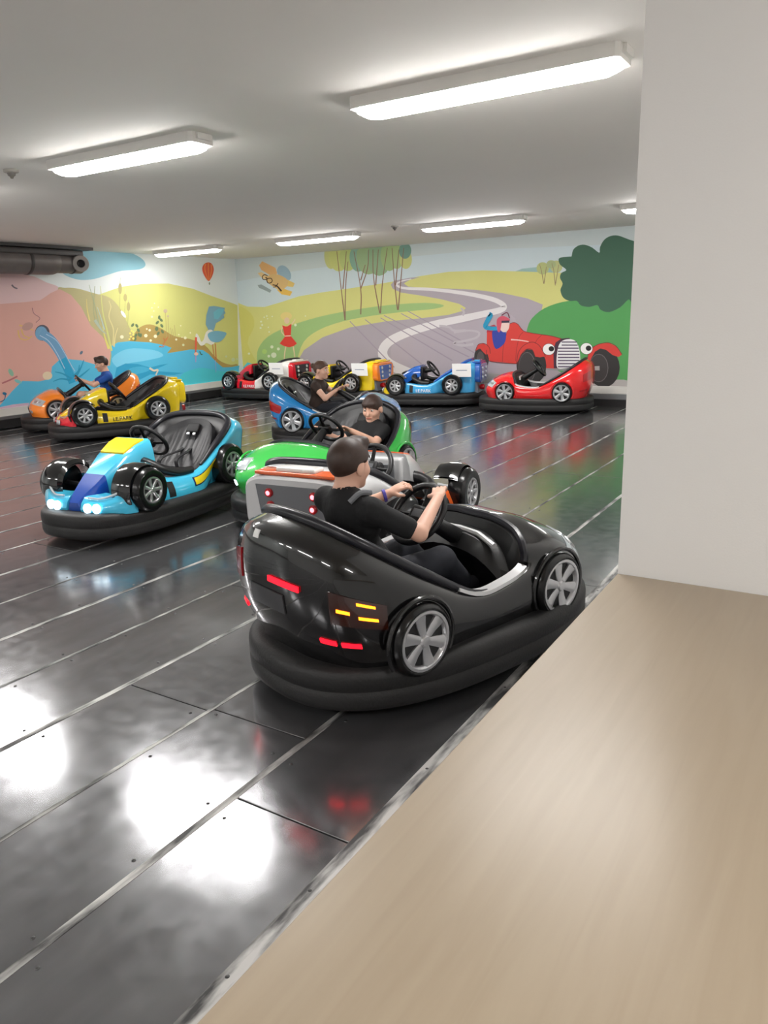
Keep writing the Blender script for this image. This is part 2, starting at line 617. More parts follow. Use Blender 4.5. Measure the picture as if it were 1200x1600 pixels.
# cave spring
ell('L', 'mural_pipe_ring', 66, 520, 11.5, 12.5, (84, 84, 96))
ell('L', 'mural_pipe_ring', 64.5, 521, 9.5, 11, (112, 164, 198))
stroke('L', 'mural_spring', [(62, 521), (78, 530), (93, 550), (104, 573), (113, 596)], 16, 13, (108, 158, 196))
stroke('L', 'mural_spring', [(97, 561), (106, 578), (114, 598)], 13, 13, (30, 160, 204))
stroke('L', 'mural_spring_glint', [(62, 524), (76, 533), (89, 552), (101, 576)], 1.2, 1.2, (178, 205, 226))
stroke('L', 'mural_spring_glint', [(72, 522), (88, 532), (101, 552), (112, 572), (117, 580)], 1.0, 1.0, (178, 205, 226))
for p in ([(118, 590), (126, 575), (131, 562)], [(120, 592), (133, 582), (140, 576)], [(110, 594), (95, 592), (83, 596)], [(112, 592), (98, 584), (86, 581)], [(114, 588), (122, 580), (124, 570)]):
    stroke('L', 'mural_splash', p, 3.2, 1.2, (30, 150, 190))
ell('L', 'mural_shell', 74, 587, 7.5, 6.5, (226, 208, 176))
ell('L', 'mural_bee', 127, 551, 2.0, 3.2, (90, 110, 130), 0.6)
for p in ([(28, 516), (31, 528), (41, 531), (50, 525)], [(33, 514), (37, 524), (47, 528)], [(30, 508), (42, 512), (52, 516)]):
    stroke('L', 'mural_root', p, 2.2, 1.4, (222, 184, 110))
ell('L', 'mural_moss', 43, 510, 9, 6, (190, 150, 140), -0.4)
stroke('L', 'mural_dragonfly', [(3, 599), (15, 594), (27, 588)], 2.4, 2.4, (176, 106, 110), 0)
ell('L', 'mural_dragonfly_wing', 17, 582, 3.4, 6.5, (140, 186, 160), -0.5)
ell('L', 'mural_dragonfly_wing', 28, 596, 6, 2.6, (120, 190, 190), 0.4)
stroke('L', 'mural_squiggle', [(0, 628), (6, 625), (8, 618), (4, 614)], 1.4, 1.4, (20, 100, 140))
ell('L', 'mural_squiggle', 7, 615, 3.5, 2.2, (20, 100, 140), 0.3)
stroke('L', 'mural_bird', [(18, 445), (22, 449), (27, 451)], 2.6, 2.0, (120, 110, 116))
stroke('L', 'mural_vine', [(50, 481), (53, 490), (62, 497), (56, 504)], 1.0, 1.0, (150, 110, 116))
# reeds and cattails
for p, w0, c in (([(174, 548), (168, 520), (160, 485), (157, 447)], 3.5, (206, 208, 128)), ([(170, 545), (164, 528), (160, 510)], 4, (226, 216, 120)), ([(176, 540), (177, 515), (170, 495), (173, 480), (170, 470)], 2.2, (216, 206, 146)), ([(178, 542), (180, 525), (184, 512)], 2.2, (224, 210, 150)), ([(150, 505), (146, 485), (148, 447)], 1.6, (168, 172, 130)), ([(140, 502), (136, 483), (135, 467)], 2.4, (222, 206, 128)), ([(155, 510), (150, 485), (139, 445)], 1.4, (160, 176, 140)), ([(163, 515), (157, 495), (152, 480)], 2.0, (176, 200, 190)), ([(148, 500), (158, 515), (166, 522)], 5, (176, 188, 168))):
    stroke('L', 'mural_reed', p, w0, 0.7, c)
for x, y, ry in ((187.5, 451, 8.5), (195.5, 465, 6), (200.5, 479, 7)):
    stroke('L', 'mural_cattail_stem', [(x, y + ry), (x - 1.5, y + ry + 26)], 0.9, 0.9, (186, 186, 120), 0)
    stroke('L', 'mural_cattail_stem', [(x, y - ry), (x + 0.6, y - ry - 9)], 0.8, 0.5, (176, 182, 150), 0)
    ell('L', 'mural_cattail', x, y, 2.7, ry, (176, 166, 110))
ell('L', 'mural_petal', 192.5, 491, 2.4, 6.5, (240, 240, 236), -0.6)
# leafy plants and flowers
for x, y, a in ((207, 508, .6), (213.5, 509, -.6), (216, 516, -.5), (217, 523, -.3), (212, 524, .5), (219.5, 524, 0.2), (211, 530, .4), (245.5, 504, .7), (251.5, 500, -.7), (252.5, 509, -.6), (244, 513, .5), (253.5, 518, -.5), (247, 521, .5), (245, 514.5, .4), (248.5, 496, .1)):
    ell('L', 'mural_leaf', x, y, 2.0, 3.3, (104, 124, 88), a, 10)
many('L', 'mural_blossom', [(205, 517, 1.6), (208, 519, 1.6), (203, 521, 1.8), (208, 523, 1.8), (204, 526, 1.8), (208, 529, 2), (202, 530, 1.6)], (244, 226, 122))
many('L', 'mural_flower', [(229, 514, 1.5), (233.5, 516, 2), (227.5, 524.5, 2.8), (242.5, 525.5, 2.8), (235, 532, 2), (275, 530.5, 1.8), (289, 528, 2.4), (297, 520, 1.2), (237, 481, 1.2), (241, 474, 1.0), (247, 480, 1.0), (240, 486, 1.0), (237, 495, 1.6), (279, 523, 1.2), (284, 527, 1.0), (190, 526.5, 3.0), (282, 509, 1.0)], (240, 236, 198))
many('L', 'mural_pale_flower', [(353, 557, 1.8), (364, 562, 3.2), (370, 561, 1.6), (286, 539, 2.0)], (206, 214, 170))
many('L', 'mural_thistle', [(258, 486, 3.2), (262, 494, 1.6)], (196, 176, 150))
for x, y in ((258, 488), (262, 496), (266, 512), (269, 514), (272, 508)):
    stroke('L', 'mural_flower_stem', [(x, y), (x + 2, 528)], 0.7, 0.7, (182, 164, 110), 0)
for p in ([(255, 528), (258, 533), (262, 526)], [(254, 540), (257, 534), (260, 528)], [(248, 541), (253, 542), (257, 540)]):
    stroke('L', 'mural_lizard', p, 1.5, 1.0, (196, 120, 70))
# stork
paintshape('L', 'mural_stork_wing', [(321, 507), (322, 492), (326, 479), (334, 478), (351, 481), (350, 485), (352, 489), (349, 492), (350, 496), (344, 501), (337, 505), (335, 512), (333, 517), (326, 517)], (122, 166, 186))
paintshape('L', 'mural_stork_wing', [(333, 488), (341, 482), (350, 483), (347, 490), (340, 499), (334, 498)], (112, 186, 204))
paintshape('L', 'mural_stork_body', [(305, 525), (307, 521), (311, 527), (314, 534), (318, 530), (321, 520), (327, 515), (332, 517), (331, 524), (336, 532), (331, 539), (322, 536), (318, 539), (313, 540), (308, 533)], (226, 226, 216), smooth=3)
paintshape('L', 'mural_stork_wing', [(324, 522), (335, 517), (351, 519), (353, 523), (346, 532), (337, 535), (328, 532)], (120, 176, 200), smooth=3)
stroke('L', 'mural_stork_beak', [(305.8, 527), (305.4, 552)], 3.4, 1.8, (222, 92, 70), 0)
stroke('L', 'mural_stork_beak', [(305.4, 552), (305.4, 566)], 1.8, 1.0, (190, 150, 200), 0)
stroke('L', 'mural_stork_leg', [(331.5, 538), (334.5, 560)], 1.4, 1.4, (206, 140, 84), 0)
stroke('L', 'mural_stork_leg', [(336, 537), (337.5, 562)], 1.4, 1.4, (206, 120, 74), 0)
stroke('L', 'mural_stork_leg', [(336, 563), (337, 582)], 1.2, 0.8, (150, 170, 214), 0)
ell('L', 'mural_fish', 306, 553, 3.4, 2.6, (232, 196, 176))
stroke('L', 'mural_frog', [(311.5, 549), (314, 554), (316, 553)], 1.6, 1.2, (70, 110, 90))
# water bird
stroke('L', 'mural_swimmer', [(233, 575), (240, 579), (246, 578), (243, 586)], 3.4, 2.0, (224, 216, 196))
# balloon
paintshape('L', 'mural_balloon', [(325, 410), (330.5, 412.5), (333.5, 420), (332, 429), (328, 437), (325.5, 439), (322, 436), (317, 427), (315.5, 419), (318.5, 412.5)], (224, 92, 62), smooth=4)
for p in ([(321, 412), (319.5, 420), (324, 437)], [(325, 411), (325, 422), (325.5, 438)], [(329.5, 413), (330, 423), (327, 437)]):
    stroke('L', 'mural_balloon_stripe', p, 2.0, 1.0, (236, 140, 70))
ell('L', 'mural_balloon_basket', 326.7, 443, 1.0, 2.2, (120, 140, 110))


# ---- back wall
def zb(pts):      # crop (360,350)-(1000,640) at 1.875
    return [(360 + x / 1.875, 350 + y / 1.875) for x, y in pts]


def zc(pts):      # crop (660,360)-(1010,620) at 3.4286
    return [(660 + x / 3.4286, 360 + y / 3.4286) for x, y in pts]


paintshape('B', 'mural_sky_band', [(368, 440), (450, 425), (600, 405), (760, 390), (1000, 380), (1000, 450), (368, 500)], (200, 214, 218))
paintshape('B', 'mural_far_hill', zb([(832, 140), (855, 131), (900, 126), (955, 124), (965, 142), (900, 146)]), (150, 182, 176))
paintshape('B', 'mural_meadow', zb([(10, 232), (50, 242), (100, 243), (145, 230), (200, 212), (270, 200), (340, 190), (420, 178), (480, 168), (560, 152), (640, 140), (740, 136), (850, 139), (960, 143), (1200, 140), (1200, 540), (10, 540)]), (210, 208, 128))
paintshape('B', 'mural_meadow_shade', zb([(14, 250), (60, 262), (70, 300), (50, 350), (80, 420), (14, 420)]), (206, 202, 110), smooth=3)
paintshape('B', 'mural_corner_water', zb([(12, 420), (50, 405), (80, 415), (90, 470), (12, 520)]), (74, 190, 204), smooth=0)
paintshape('B', 'mural_green_band', zb([(78, 400), (82, 365), (110, 330), (170, 300), (260, 272), (360, 252), (460, 238), (570, 231), (625, 238), (600, 248), (520, 256), (420, 268), (330, 285), (260, 310), (215, 345), (195, 400), (180, 460), (80, 460)]), (158, 190, 122), smooth=3)
paintshape('B', 'mural_road', zb([(198, 400), (215, 370), (270, 332), (350, 303), (450, 286), (560, 276), (640, 266), (682, 254), (690, 246), (670, 234), (620, 221), (560, 210), (500, 201), (476, 190), (470, 178), (480, 166), (530, 157), (556, 156), (525, 164), (508, 174), (520, 183), (560, 187), (640, 189), (720, 193), (800, 203), (870, 218), (915, 236), (912, 252), (890, 272), (880, 300), (880, 340), (1000, 440), (1180, 480), (1180, 560), (196, 560)]), (172, 163, 170))
paintshape('B', 'mural_road_inner', zb([(470, 380), (480, 350), (530, 325), (620, 302), (700, 288), (770, 268), (810, 260), (840, 290), (820, 350), (850, 440), (900, 520), (640, 520), (540, 450), (485, 415)]), (178, 168, 176), smooth=3)
stroke('B', 'mural_road_line', zb([(530, 161), (500, 168), (487, 178), (510, 188), (580, 191), (650, 198), (720, 209), (775, 223), (802, 240), (790, 252), (740, 264), (680, 277), (600, 294), (520, 318), (465, 345), (446, 375), (460, 405), (510, 432), (570, 455), (640, 480), (720, 510)]), 1.2, 19, (226, 222, 222), 5)
for a, b_ in (((350, 285), (480, 420)), ((395, 280), (560, 410)), ((440, 275), (650, 400)), ((450, 268), (700, 390)), ((500, 262), (720, 380)), ((520, 255), (690, 350))):
    stroke('B', 'mural_tree_shadow', zb([a, b_]), 1.3, 1.8, (160, 148, 160), 0)
for p in (((676, 246), (684, 258), (680, 268)), ((612, 298), (640, 302), (655, 312), (690, 312)), ((655, 318), (700, 312), (728, 318), (722, 332), (690, 342), (655, 348), (680, 356), (712, 352))):
    stroke('B', 'mural_road_mark', zb(p), 3.0, 4.0, (190, 183, 188), 6)
# trees
for x, y, rx, ry, c in ((295, 92, 20, 40, (194, 196, 124)), (318, 95, 30, 44, (196, 200, 120)), (345, 100, 26, 38, (184, 196, 120)), (375, 98, 26, 42, (132, 170, 150)), (405, 96, 36, 52, (152, 176, 130)), (436, 96, 36, 56, (142, 172, 134)), (466, 92, 26, 46, (158, 182, 124)), (488, 96, 20, 36, (164, 186, 126)), (514, 104, 18, 28, (196, 200, 124)), (512, 78, 18, 24, (112, 150, 134))):
    ell('B', 'mural_tree_crown', 360 + x / 1.875, 350 + y / 1.875, rx / 1.875, ry / 1.875, c)
for p in (((336, 282), (326, 200), (312, 80)), ((330, 190), (340, 80)), ((336, 282), (338, 180), (345, 110)), ((382, 265), (382, 190), (362, 80)), ((382, 190), (402, 130), (405, 75)), ((382, 165), (395, 120)), ((438, 262), (420, 160), (418, 75)), ((440, 262), (446, 170), (460, 70)), ((426, 180), (434, 75)), ((490, 252), (480, 160), (474, 70)), ((492, 252), (500, 160), (508, 70)), ((484, 180), (494, 75))):
    stroke('B', 'mural_trunk', zb(p), 1.8, 1.0, (140, 106, 88), 4)
for x, y, rx, ry, c in ((915, 130, 18, 18, (178, 186, 122)), (955, 125, 18, 18, (186, 190, 128)), (940, 118, 14, 12, (168, 180, 128))):
    ell('B', 'mural_small_crown', 360 + x / 1.875, 350 + y / 1.875, rx / 1.875, ry / 1.875, c)
for p in (((918, 175), (912, 140), (906, 118)), ((919, 175), (926, 125)), ((952, 180), (948, 140), (942, 115)), ((953, 175), (962, 120))):
    stroke('B', 'mural_small_trunk', zb(p), 1.3, 0.8, (150, 130, 96), 3)
# biplane
def zp(pts):      # crop (370,370)-(660,600) at 4.138
    return [(370 + x / 4.138, 370 + y / 4.138) for x, y in pts]


paintshape('B', 'mural_biplane_tail', zp([(135, 312), (160, 308), (190, 325), (225, 345), (215, 362), (180, 345), (145, 330)]), (148, 160, 160))
paintshape('B', 'mural_biplane_propeller', zp([(260, 225), (275, 190), (310, 188), (345, 225), (350, 270), (320, 285), (285, 265)]), (150, 176, 190), smooth=3)
paintshape('B', 'mural_biplane_wing', zp([(145, 185), (165, 158), (250, 200), (262, 235), (240, 262), (160, 215)]), (222, 172, 112))
paintshape('B', 'mural_biplane_wing', zp([(135, 235), (160, 228), (270, 290), (262, 320), (160, 262)]), (224, 192, 136))
paintshape('B', 'mural_biplane_wing', zp([(285, 290), (330, 278), (375, 300), (365, 325), (310, 318)]), (222, 190, 110))
paintshape('B', 'mural_biplane_wing', zp([(275, 325), (360, 355), (345, 382), (290, 372), (262, 345)]), (228, 184, 84))
paintshape('B', 'mural_biplane_body', zp([(190, 260), (250, 240), (320, 270), (330, 310), (290, 345), (240, 325), (195, 290)]), (216, 180, 120), smooth=3)
for p in (((200, 252), (180, 245), (166, 258), (172, 275), (192, 274), (194, 264), (184, 262)), ((212, 268), (196, 274), (200, 296), (218, 298), (230, 286), (224, 270), (212, 268))):
    stroke('B', 'mural_lettering_go', zp(p), 1.3, 1.3, (60, 36, 20), 4)
stroke('B', 'mural_biplane_arrow', zp([(232, 310), (260, 318), (290, 352)]), 1.5, 2.6, (64, 40, 26), 3)
stroke('B', 'mural_biplane_arrow', zp([(268, 300), (252, 322), (236, 326)]), 1.3, 1.3, (64, 40, 26), 3)
# dancer in a red dress
many('B', 'mural_meadow_flower', [(370 + x / 4.138, 370 + y / 4.138, r) for x, y, r in ((178, 520, 1.2), (195, 512, 1.2), (158, 548, 1.5), (165, 570, 1.6), (155, 590, 1.6), (200, 530, 1.0), (230, 515, 1.0), (380, 570, 2.2), (205, 585, 1.0), (210, 615, 1.2), (228, 712, 2.6), (270, 725, 2.4), (240, 765, 4.4), (208, 772, 2.2), (80, 755, 1.8), (445, 512, 1.0))], (222, 228, 196))
many('B', 'mural_meadow_flower', [(370 + 180 / 4.138, 370 + 742 / 4.138, 4.0)], (176, 206, 116))
ell('B', 'mural_dancer_hair', 447.5, 494, 9, 6.5, (226, 206, 130))
ell('B', 'mural_dancer_face', 448.5, 501, 4.2, 5.0, (226, 196, 164))
for p in (((300, 575), (290, 610), (310, 640)), ((352, 570), (372, 545), (378, 530)), ((318, 708), (310, 760), (308, 800)), ((366, 708), (374, 760), (378, 800))):
    stroke('B', 'mural_dancer_limb', zp(p), 2.0, 1.4, (226, 204, 160), 3)
paintshape('B', 'mural_dancer_dress', zp([(295, 572), (318, 580), (330, 578), (355, 562), (350, 640), (390, 690), (370, 706), (340, 714), (305, 706), (278, 690), (312, 645)]), (222, 60, 48))
stroke('B', 'mural_dancer_belt', zp([(312, 642), (350, 640)]), 1.5, 1.5, (240, 200, 180), 0)
# hedge and dark tree
paintshape('B', 'mural_green_bush', zb([(868, 330), (872, 300), (885, 275), (920, 247), (975, 228), (1040, 222), (1100, 230), (1200, 220), (1200, 470), (1080, 470), (960, 430), (880, 380)]), (82, 158, 86), smooth=3)
paintshape('B', 'mural_dark_crown', zc([(730, 160), (740, 146), (790, 140), (800, 138), (808, 105), (835, 82), (870, 77), (910, 92), (948, 120), (952, 90), (975, 50), (1010, 30), (1050, 28), (1105, 48), (1160, 62), (1250, 60), (1250, 380), (1130, 385), (1105, 370), (1060, 412), (1000, 438), (955, 425), (938, 400), (895, 410), (850, 402), (828, 378), (790, 378), (755, 360), (740, 320), (752, 285), (738, 255), (745, 228), (772, 212), (740, 185)]), (58, 98, 76), smooth=3)
# roadster
RED = (214, 62, 54)
paintshape('B', 'mural_road_shade', zc([(300, 760), (480, 780), (700, 800), (1080, 800), (1110, 840), (700, 850), (300, 820)]), (176, 172, 170), smooth=3)
ell('B', 'mural_wheel', 660 + 318 / 3.4286, 360 + 682 / 3.4286, 40 / 3.4286, 66 / 3.4286, (52, 48, 48))
ell('B', 'mural_wheel_ring', 660 + 312 / 3.4286, 360 + 688 / 3.4286, 20 / 3.4286, 40 / 3.4286, (84, 78, 78))
ell('B', 'mural_axle', 660 + 800 / 3.4286, 360 + 742 / 3.4286, 150 / 3.4286, 10 / 3.4286, (150, 150, 150))
ell('B', 'mural_wheel', 660 + 972 / 3.4286, 360 + 735 / 3.4286, 86 / 3.4286, 106 / 3.4286, (48, 46, 46))
ell('B', 'mural_wheel_ring', 660 + 945 / 3.4286, 360 + 737 / 3.4286, 52 / 3.4286, 76 / 3.4286, (104, 100, 100))
ell('B', 'mural_wheel_disc', 660 + 944 / 3.4286, 360 + 737 / 3.4286, 49 / 3.4286, 72 / 3.4286, (62, 58, 58))
stroke('B', 'mural_axle', zc([(880, 740), (950, 738)]), 5.5, 7, (168, 164, 162), 0)
paintshape('B', 'mural_fender', zc([(885, 690), (892, 655), (912, 628), (950, 608), (1000, 602), (1040, 622), (1070, 665), (1052, 678), (1020, 668), (985, 640), (955, 632), (925, 650), (905, 685), (892, 720)]), RED)
paintshape('B', 'mural_roadster_seat', zc([(345, 545), (352, 515), (385, 505), (412, 525), (420, 640), (380, 640)]), (176, 50, 70))
paintshape('B', 'mural_roadster_body', zc([(347, 545), (372, 545), (380, 600), (398, 630), (428, 612), (448, 570), (456, 530), (470, 500), (492, 493), (515, 505), (545, 540), (620, 555), (690, 565), (745, 580), (722, 630), (715, 740), (662, 738), (640, 690), (600, 640), (550, 650), (515, 715), (360, 700), (345, 640)]), RED)
for p in (((540, 545), (520, 570), (505, 640), (500, 700)), ((640, 560), (612, 590), (600, 630)), ((455, 540), (435, 620), (430, 705))):
    stroke('B', 'mural_panel_line', zc(p), 0.7, 0.7, (150, 40, 40), 4)
stroke('B', 'mural_roadster_glint', zc([(475, 585), (520, 588), (570, 596)]), 2.2, 1.5, (240, 200, 190), 3)
ell('B', 'mural_wheel', 660 + 585 / 3.4286, 360 + 725 / 3.4286, 80 / 3.4286, 100 / 3.4286, (48, 46, 46))
ell('B', 'mural_wheel_ring', 660 + 562 / 3.4286, 360 + 735 / 3.4286, 46 / 3.4286, 84 / 3.4286, (104, 100, 100))
ell('B', 'mural_wheel_disc', 660 + 561 / 3.4286, 360 + 735 / 3.4286, 43 / 3.4286, 80 / 3.4286, (62, 58, 58))
paintshape('B', 'mural_fender', zc([(505, 715), (515, 655), (545, 615), (590, 598), (625, 615), (645, 645), (660, 675), (630, 680), (605, 676), (590, 640), (560, 636), (530, 665)]), RED)
paintshape('B', 'mural_fender', zc([(285, 645), (300, 612), (330, 605), (358, 625), (365, 660), (340, 665), (325, 650), (310, 632)]), RED)
for p in (((505, 715), (515, 655), (545, 615), (590, 598), (625, 615), (645, 645), (660, 675)), ((605, 676), (590, 640), (560, 636), (530, 665), (512, 715)), ((885, 690), (892, 655), (912, 628), (950, 608), (1000, 602), (1040, 622), (1070, 665)), ((470, 500), (492, 493), (515, 505), (545, 540), (620, 555), (690, 565), (745, 580)), ((345, 640), (360, 700), (515, 715)), ((285, 645), (300, 612), (330, 605), (358, 625), (365, 660))):
    stroke('B', 'mural_roadster_outline', zc(p), 0.9, 0.9, (112, 36, 38), 3)
paintshape('B', 'mural_grille_frame', zc([(745, 580), (790, 575), (760, 740), (705, 738), (702, 640), (715, 600)]), (70, 40, 60))
paintshape('B', 'mural_grille', zc([(730, 620), (750, 592), (785, 582), (820, 592), (840, 630), (846, 680), (840, 720), (780, 735), (725, 738), (720, 680)]), (236, 236, 236), smooth=3)
for i in range(9):
    yy = 598 + i * 16.5
    stroke('B', 'mural_grille_bar', zc([(735 - (8 if i > 1 else -12), yy), (828 + min(i * 5, 14), yy)]), 1.8, 1.8, (84, 66, 96), 0)
for cx, cy, px, py in ((678, 637, 692, 634), (880, 633, 891, 631)):
    ell('B', 'mural_eye', 660 + cx / 3.4286, 360 + cy / 3.4286, 34 / 3.4286, 32 / 3.4286, (60, 40, 40))
    ell('B', 'mural_eye', 660 + cx / 3.4286, 360 + cy / 3.4286, 32 / 3.4286, 30 / 3.4286, (244, 244, 242))
    ell('B', 'mural_pupil', 660 + px / 3.4286, 360 + py / 3.4286, 15 / 3.4286, 14 / 3.4286, (26, 22, 22))
# driver
paintshape('B', 'mural_driver_coat', zc([(375, 545), (400, 530), (440, 535), (450, 560), (440, 605), (400, 635), (382, 610)]), (52, 66, 160), smooth=3)
stroke('B', 'mural_driver_scarf', zc([(405, 525), (365, 525), (338, 515), (352, 480), (366, 455), (358, 450)]), 6, 8, (28, 150, 190), 4)
ell('B', 'mural_driver_face', 660 + 440 / 3.4286, 360 + 508 / 3.4286, 8, 11, (236, 206, 196))
paintshape('B', 'mural_driver_helmet', zc([(400, 510), (402, 475), (430, 458), (462, 470), (468, 485), (430, 488), (418, 540), (405, 542)]), (206, 80, 100), smooth=3)
stroke('B', 'mural_driver_goggles', zc([(425, 490), (466, 488)]), 3.6, 3.6, (50, 40, 66), 0)
stroke('B', 'mural_driver_helmet_band', zc([(425, 455), (455, 440), (468, 470)]), 1.6, 1.6, (110, 50, 70), 3)

# ================================================================ CEILING FITTINGS
LENS = bpy.data.materials.new('lit_diffuser')
LENS.use_nodes = True
_b = LENS.node_tree.nodes['Principled BSDF']
_b.inputs['Base Color'].default_value = (0.9, 0.9, 0.9, 1)
_b.inputs['Emission Color'].default_value = (1.0, 0.98, 0.96, 1)
_b.inputs['Emission Strength'].default_value = LAMP
HOUSE = mat('lamp_housing', (225, 222, 216), rough=0.4, noise=0.02)
FX, FYW = 0.735, 0.11


def chamfer_loop(hx, hy, ch, z):
    return [(hx - ch, hy, z), (hx, hy - ch, z), (hx, -hy + ch, z), (hx - ch, -hy, z), (-hx + ch, -hy, z), (-hx, -hy + ch, z), (-hx, hy - ch, z), (-hx + ch, hy, z)]


house_me = MB().loft([chamfer_loop(FX, FYW, 0.02, 0), chamfer_loop(FX, FYW, 0.02, -0.062)][::-1]).mesh('housing')
lens_me = MB().loft([chamfer_loop(FX - 0.02, FYW - 0.012, 0.04, -0.0625), chamfer_loop(FX - 0.025, FYW - 0.017, 0.04, -0.078), chamfer_loop(FX - 0.06, FYW - 0.045, 0.04, -0.098)][::-1]).mesh('diffuser', 20)
cap_me = MB().box(-0.02, 0.0, -0.06, 0.06, -0.04, -0.002).mesh('end_clip')
lights = [(-4.50, 3.92, 'lit ceiling light near the ceiling detector at the left edge'), (-1.83, 3.92, 'largest lit ceiling light, nearest the white pier'),
          (-9.93, 9.75, 'lit ceiling light above the red balloon, farthest left of the back row'), (-7.22, 9.75, 'lit ceiling light above the mural biplane in the back row'),
          (-4.66, 9.75, 'lit ceiling light in the back row above the mural road'), (-1.95, 9.75, 'lit ceiling light partly hidden by the white pier')]
off = [(1.5, 0.2), (-7.2, 3.92), (-9.9, 3.92), (-1.83, -1.9), (-4.5, -1.9), (-7.2, -1.9), (-9.9, -1.9)]  # the first is an unseen booth lamp, added to brighten pier and counter
for x, y, lb in lights + [(x, y, 'lit ceiling light outside the picture') for x, y in off]:
    e = empty('ceiling_light', (x, y, ZC))
    tag(e, lb, 'light', 'long ceiling lights')
    obj('housing', house_me, HOUSE, e)
    obj('diffuser', lens_me, LENS, e)
    for sx in (-FX, FX + 0.02):
        o = obj('end_clip', cap_me, HOUSE, e)
        o.location = (sx, 0, 0)
for x, y, lb in ((-5.72, 3.86, 'small white ceiling detector at the left edge near a lit lamp'), (-5.70, 9.5, 'small white ceiling detector between two back row lamps')):
    e = empty('ceiling_detector', (x, y, ZC))
    tag(e, lb, 'detector', 'ceiling detectors')
    obj('base_plate', MB().lathe([(0, 0), (0.055, 0), (0.055, -0.018), (0.04, -0.024), (0, -0.024)], ax=(0, 0, 1), n=20), mat('detector_white', (170, 165, 158), rough=0.5, noise=0.05), e)
    obj('sensor', MB().lathe([(0.032, -0.024), (0.028, -0.04), (0.014, -0.05), (0.01, -0.062), (0, -0.062)], ax=(0, 0, 1), n=16), mat('detector_grey', (110, 106, 100), rough=0.5, noise=0.05), e)

def unit0(v):
    v = np.array(v, float)
    return v / np.linalg.norm(v)


# duct roll under the ceiling along the left wall
DUCT = mat('duct_foil', (104, 98, 96), rough=0.45, metal=0.3, noise=0.25, nscale=6)
DUCTD = mat('duct_dark', (52, 48, 47), rough=0.5, noise=0.2)
xd, zd = XL + 0.42, 2.45
e = empty('ceiling_duct', (xd, 8.25, zd))
tag(e, 'grey ceiling duct with an open round end along the mural wall', 'duct')
ye = 8.05
obj('pipe', MB().lathe([(0.05, 0.0), (0.15, 0.0), (0.16, -0.02), (0.16, -0.5)], (0, 0, 0), n=24), DUCT, e)
obj('pipe', MB().lathe([(0.16, -0.45), (0.185, -0.52), (0.19, -0.6), (0.19, -8.0)], (0, 0, 0), n=24), DUCT, e)
od = unit0((.85, -.42, -.1))
obj('outlet', MB().lathe([(.125, -.05), (.125, .20), (.118, .215), (.062, .215), (.056, .16)], (0.03, -0.06, 0.0), od, 22), mat('duct_light', (150, 146, 142), rough=.45, metal=.3, noise=.15), e)
obj('end_hole', MB().lathe([(.056, .20), (.055, .16), (0.0, .15)], (0.03, -0.06, 0.0), od, 18), DARKM, e)
obj('joint_band', MB().lathe([(0.162, -0.16), (0.168, -0.17), (0.168, -0.19), (0.162, -0.2)], n=24), DUCTD, e)
obj('joint_band', MB().lathe([(0.192, -0.92), (0.198, -0.93), (0.198, -0.97), (0.192, -0.98)], n=24), DUCTD, e)
obj('top_cover', MB().rbox((0, -4.0, 0.13), (0.36, 7.9, 0.09), 0.02), DUCTD, e)
obj('ceiling_rail', MB().box(-0.1, 0.1, -8.0, 0.2, 0.195, 0.236), DUCTD, e)
for yy in (-0.85, -2.6, -4.4):
    obj('hanger', MB().tube([(0, yy, 0.14), (0, yy, 0.2)], 0.012), DUCTD, e)


# ================================================================ BUMPER CARS
def sellipse(fx, rx, w, n, nr, K=64):
    out = []
    for a in np.linspace(0, 2 * PI, K, endpoint=False):
        c, s = math.cos(a), math.sin(a)
        ee = n if c > 0 else nr
        out.append((abs(c) ** (2 / ee) * math.copysign(1, c) * (fx if c > 0 else rx), abs(s) ** (2 / ee) * math.copysign(1, s) * w))
    return np.array(out)


def bumper_mesh(fx, rx, w, n, nr):
    O = sellipse(fx, rx, w, n, nr, 72)
    T = np.roll(O, -1, 0) - np.roll(O, 1, 0)
    N = np.c_[T[:, 1], -T[:, 0]]
    N /= np.linalg.norm(N, axis=1, keepdims=True)
    prof = [(-.17, .235), (-.05, .235), (-.02, .228), (-.004, .212), (0, .19), (0, .15), (-.006, .143), (-.006, .137), (0, .13), (0, .085), (-.008, .062), (-.03, .05), (-.14, .05)]
    G = [[(O[i, 0] + N[i, 0] * u, O[i, 1] + N[i, 1] * u, z) for i in range(len(O))] for u, z in prof]
    return MB().grid(G, cu=True, flip=True).mesh('bumper', 50), O, N


def chassis_mesh(O, N):
    b = MB()
    lp = [(O[i, 0] - N[i, 0] * .12, O[i, 1] - N[i, 1] * .12) for i in range(len(O))]
    b.loft([[(x, y, .07) for x, y in lp], [(x, y, .232) for x, y in lp]])
    return b.mesh('chassis')


MESH = {}


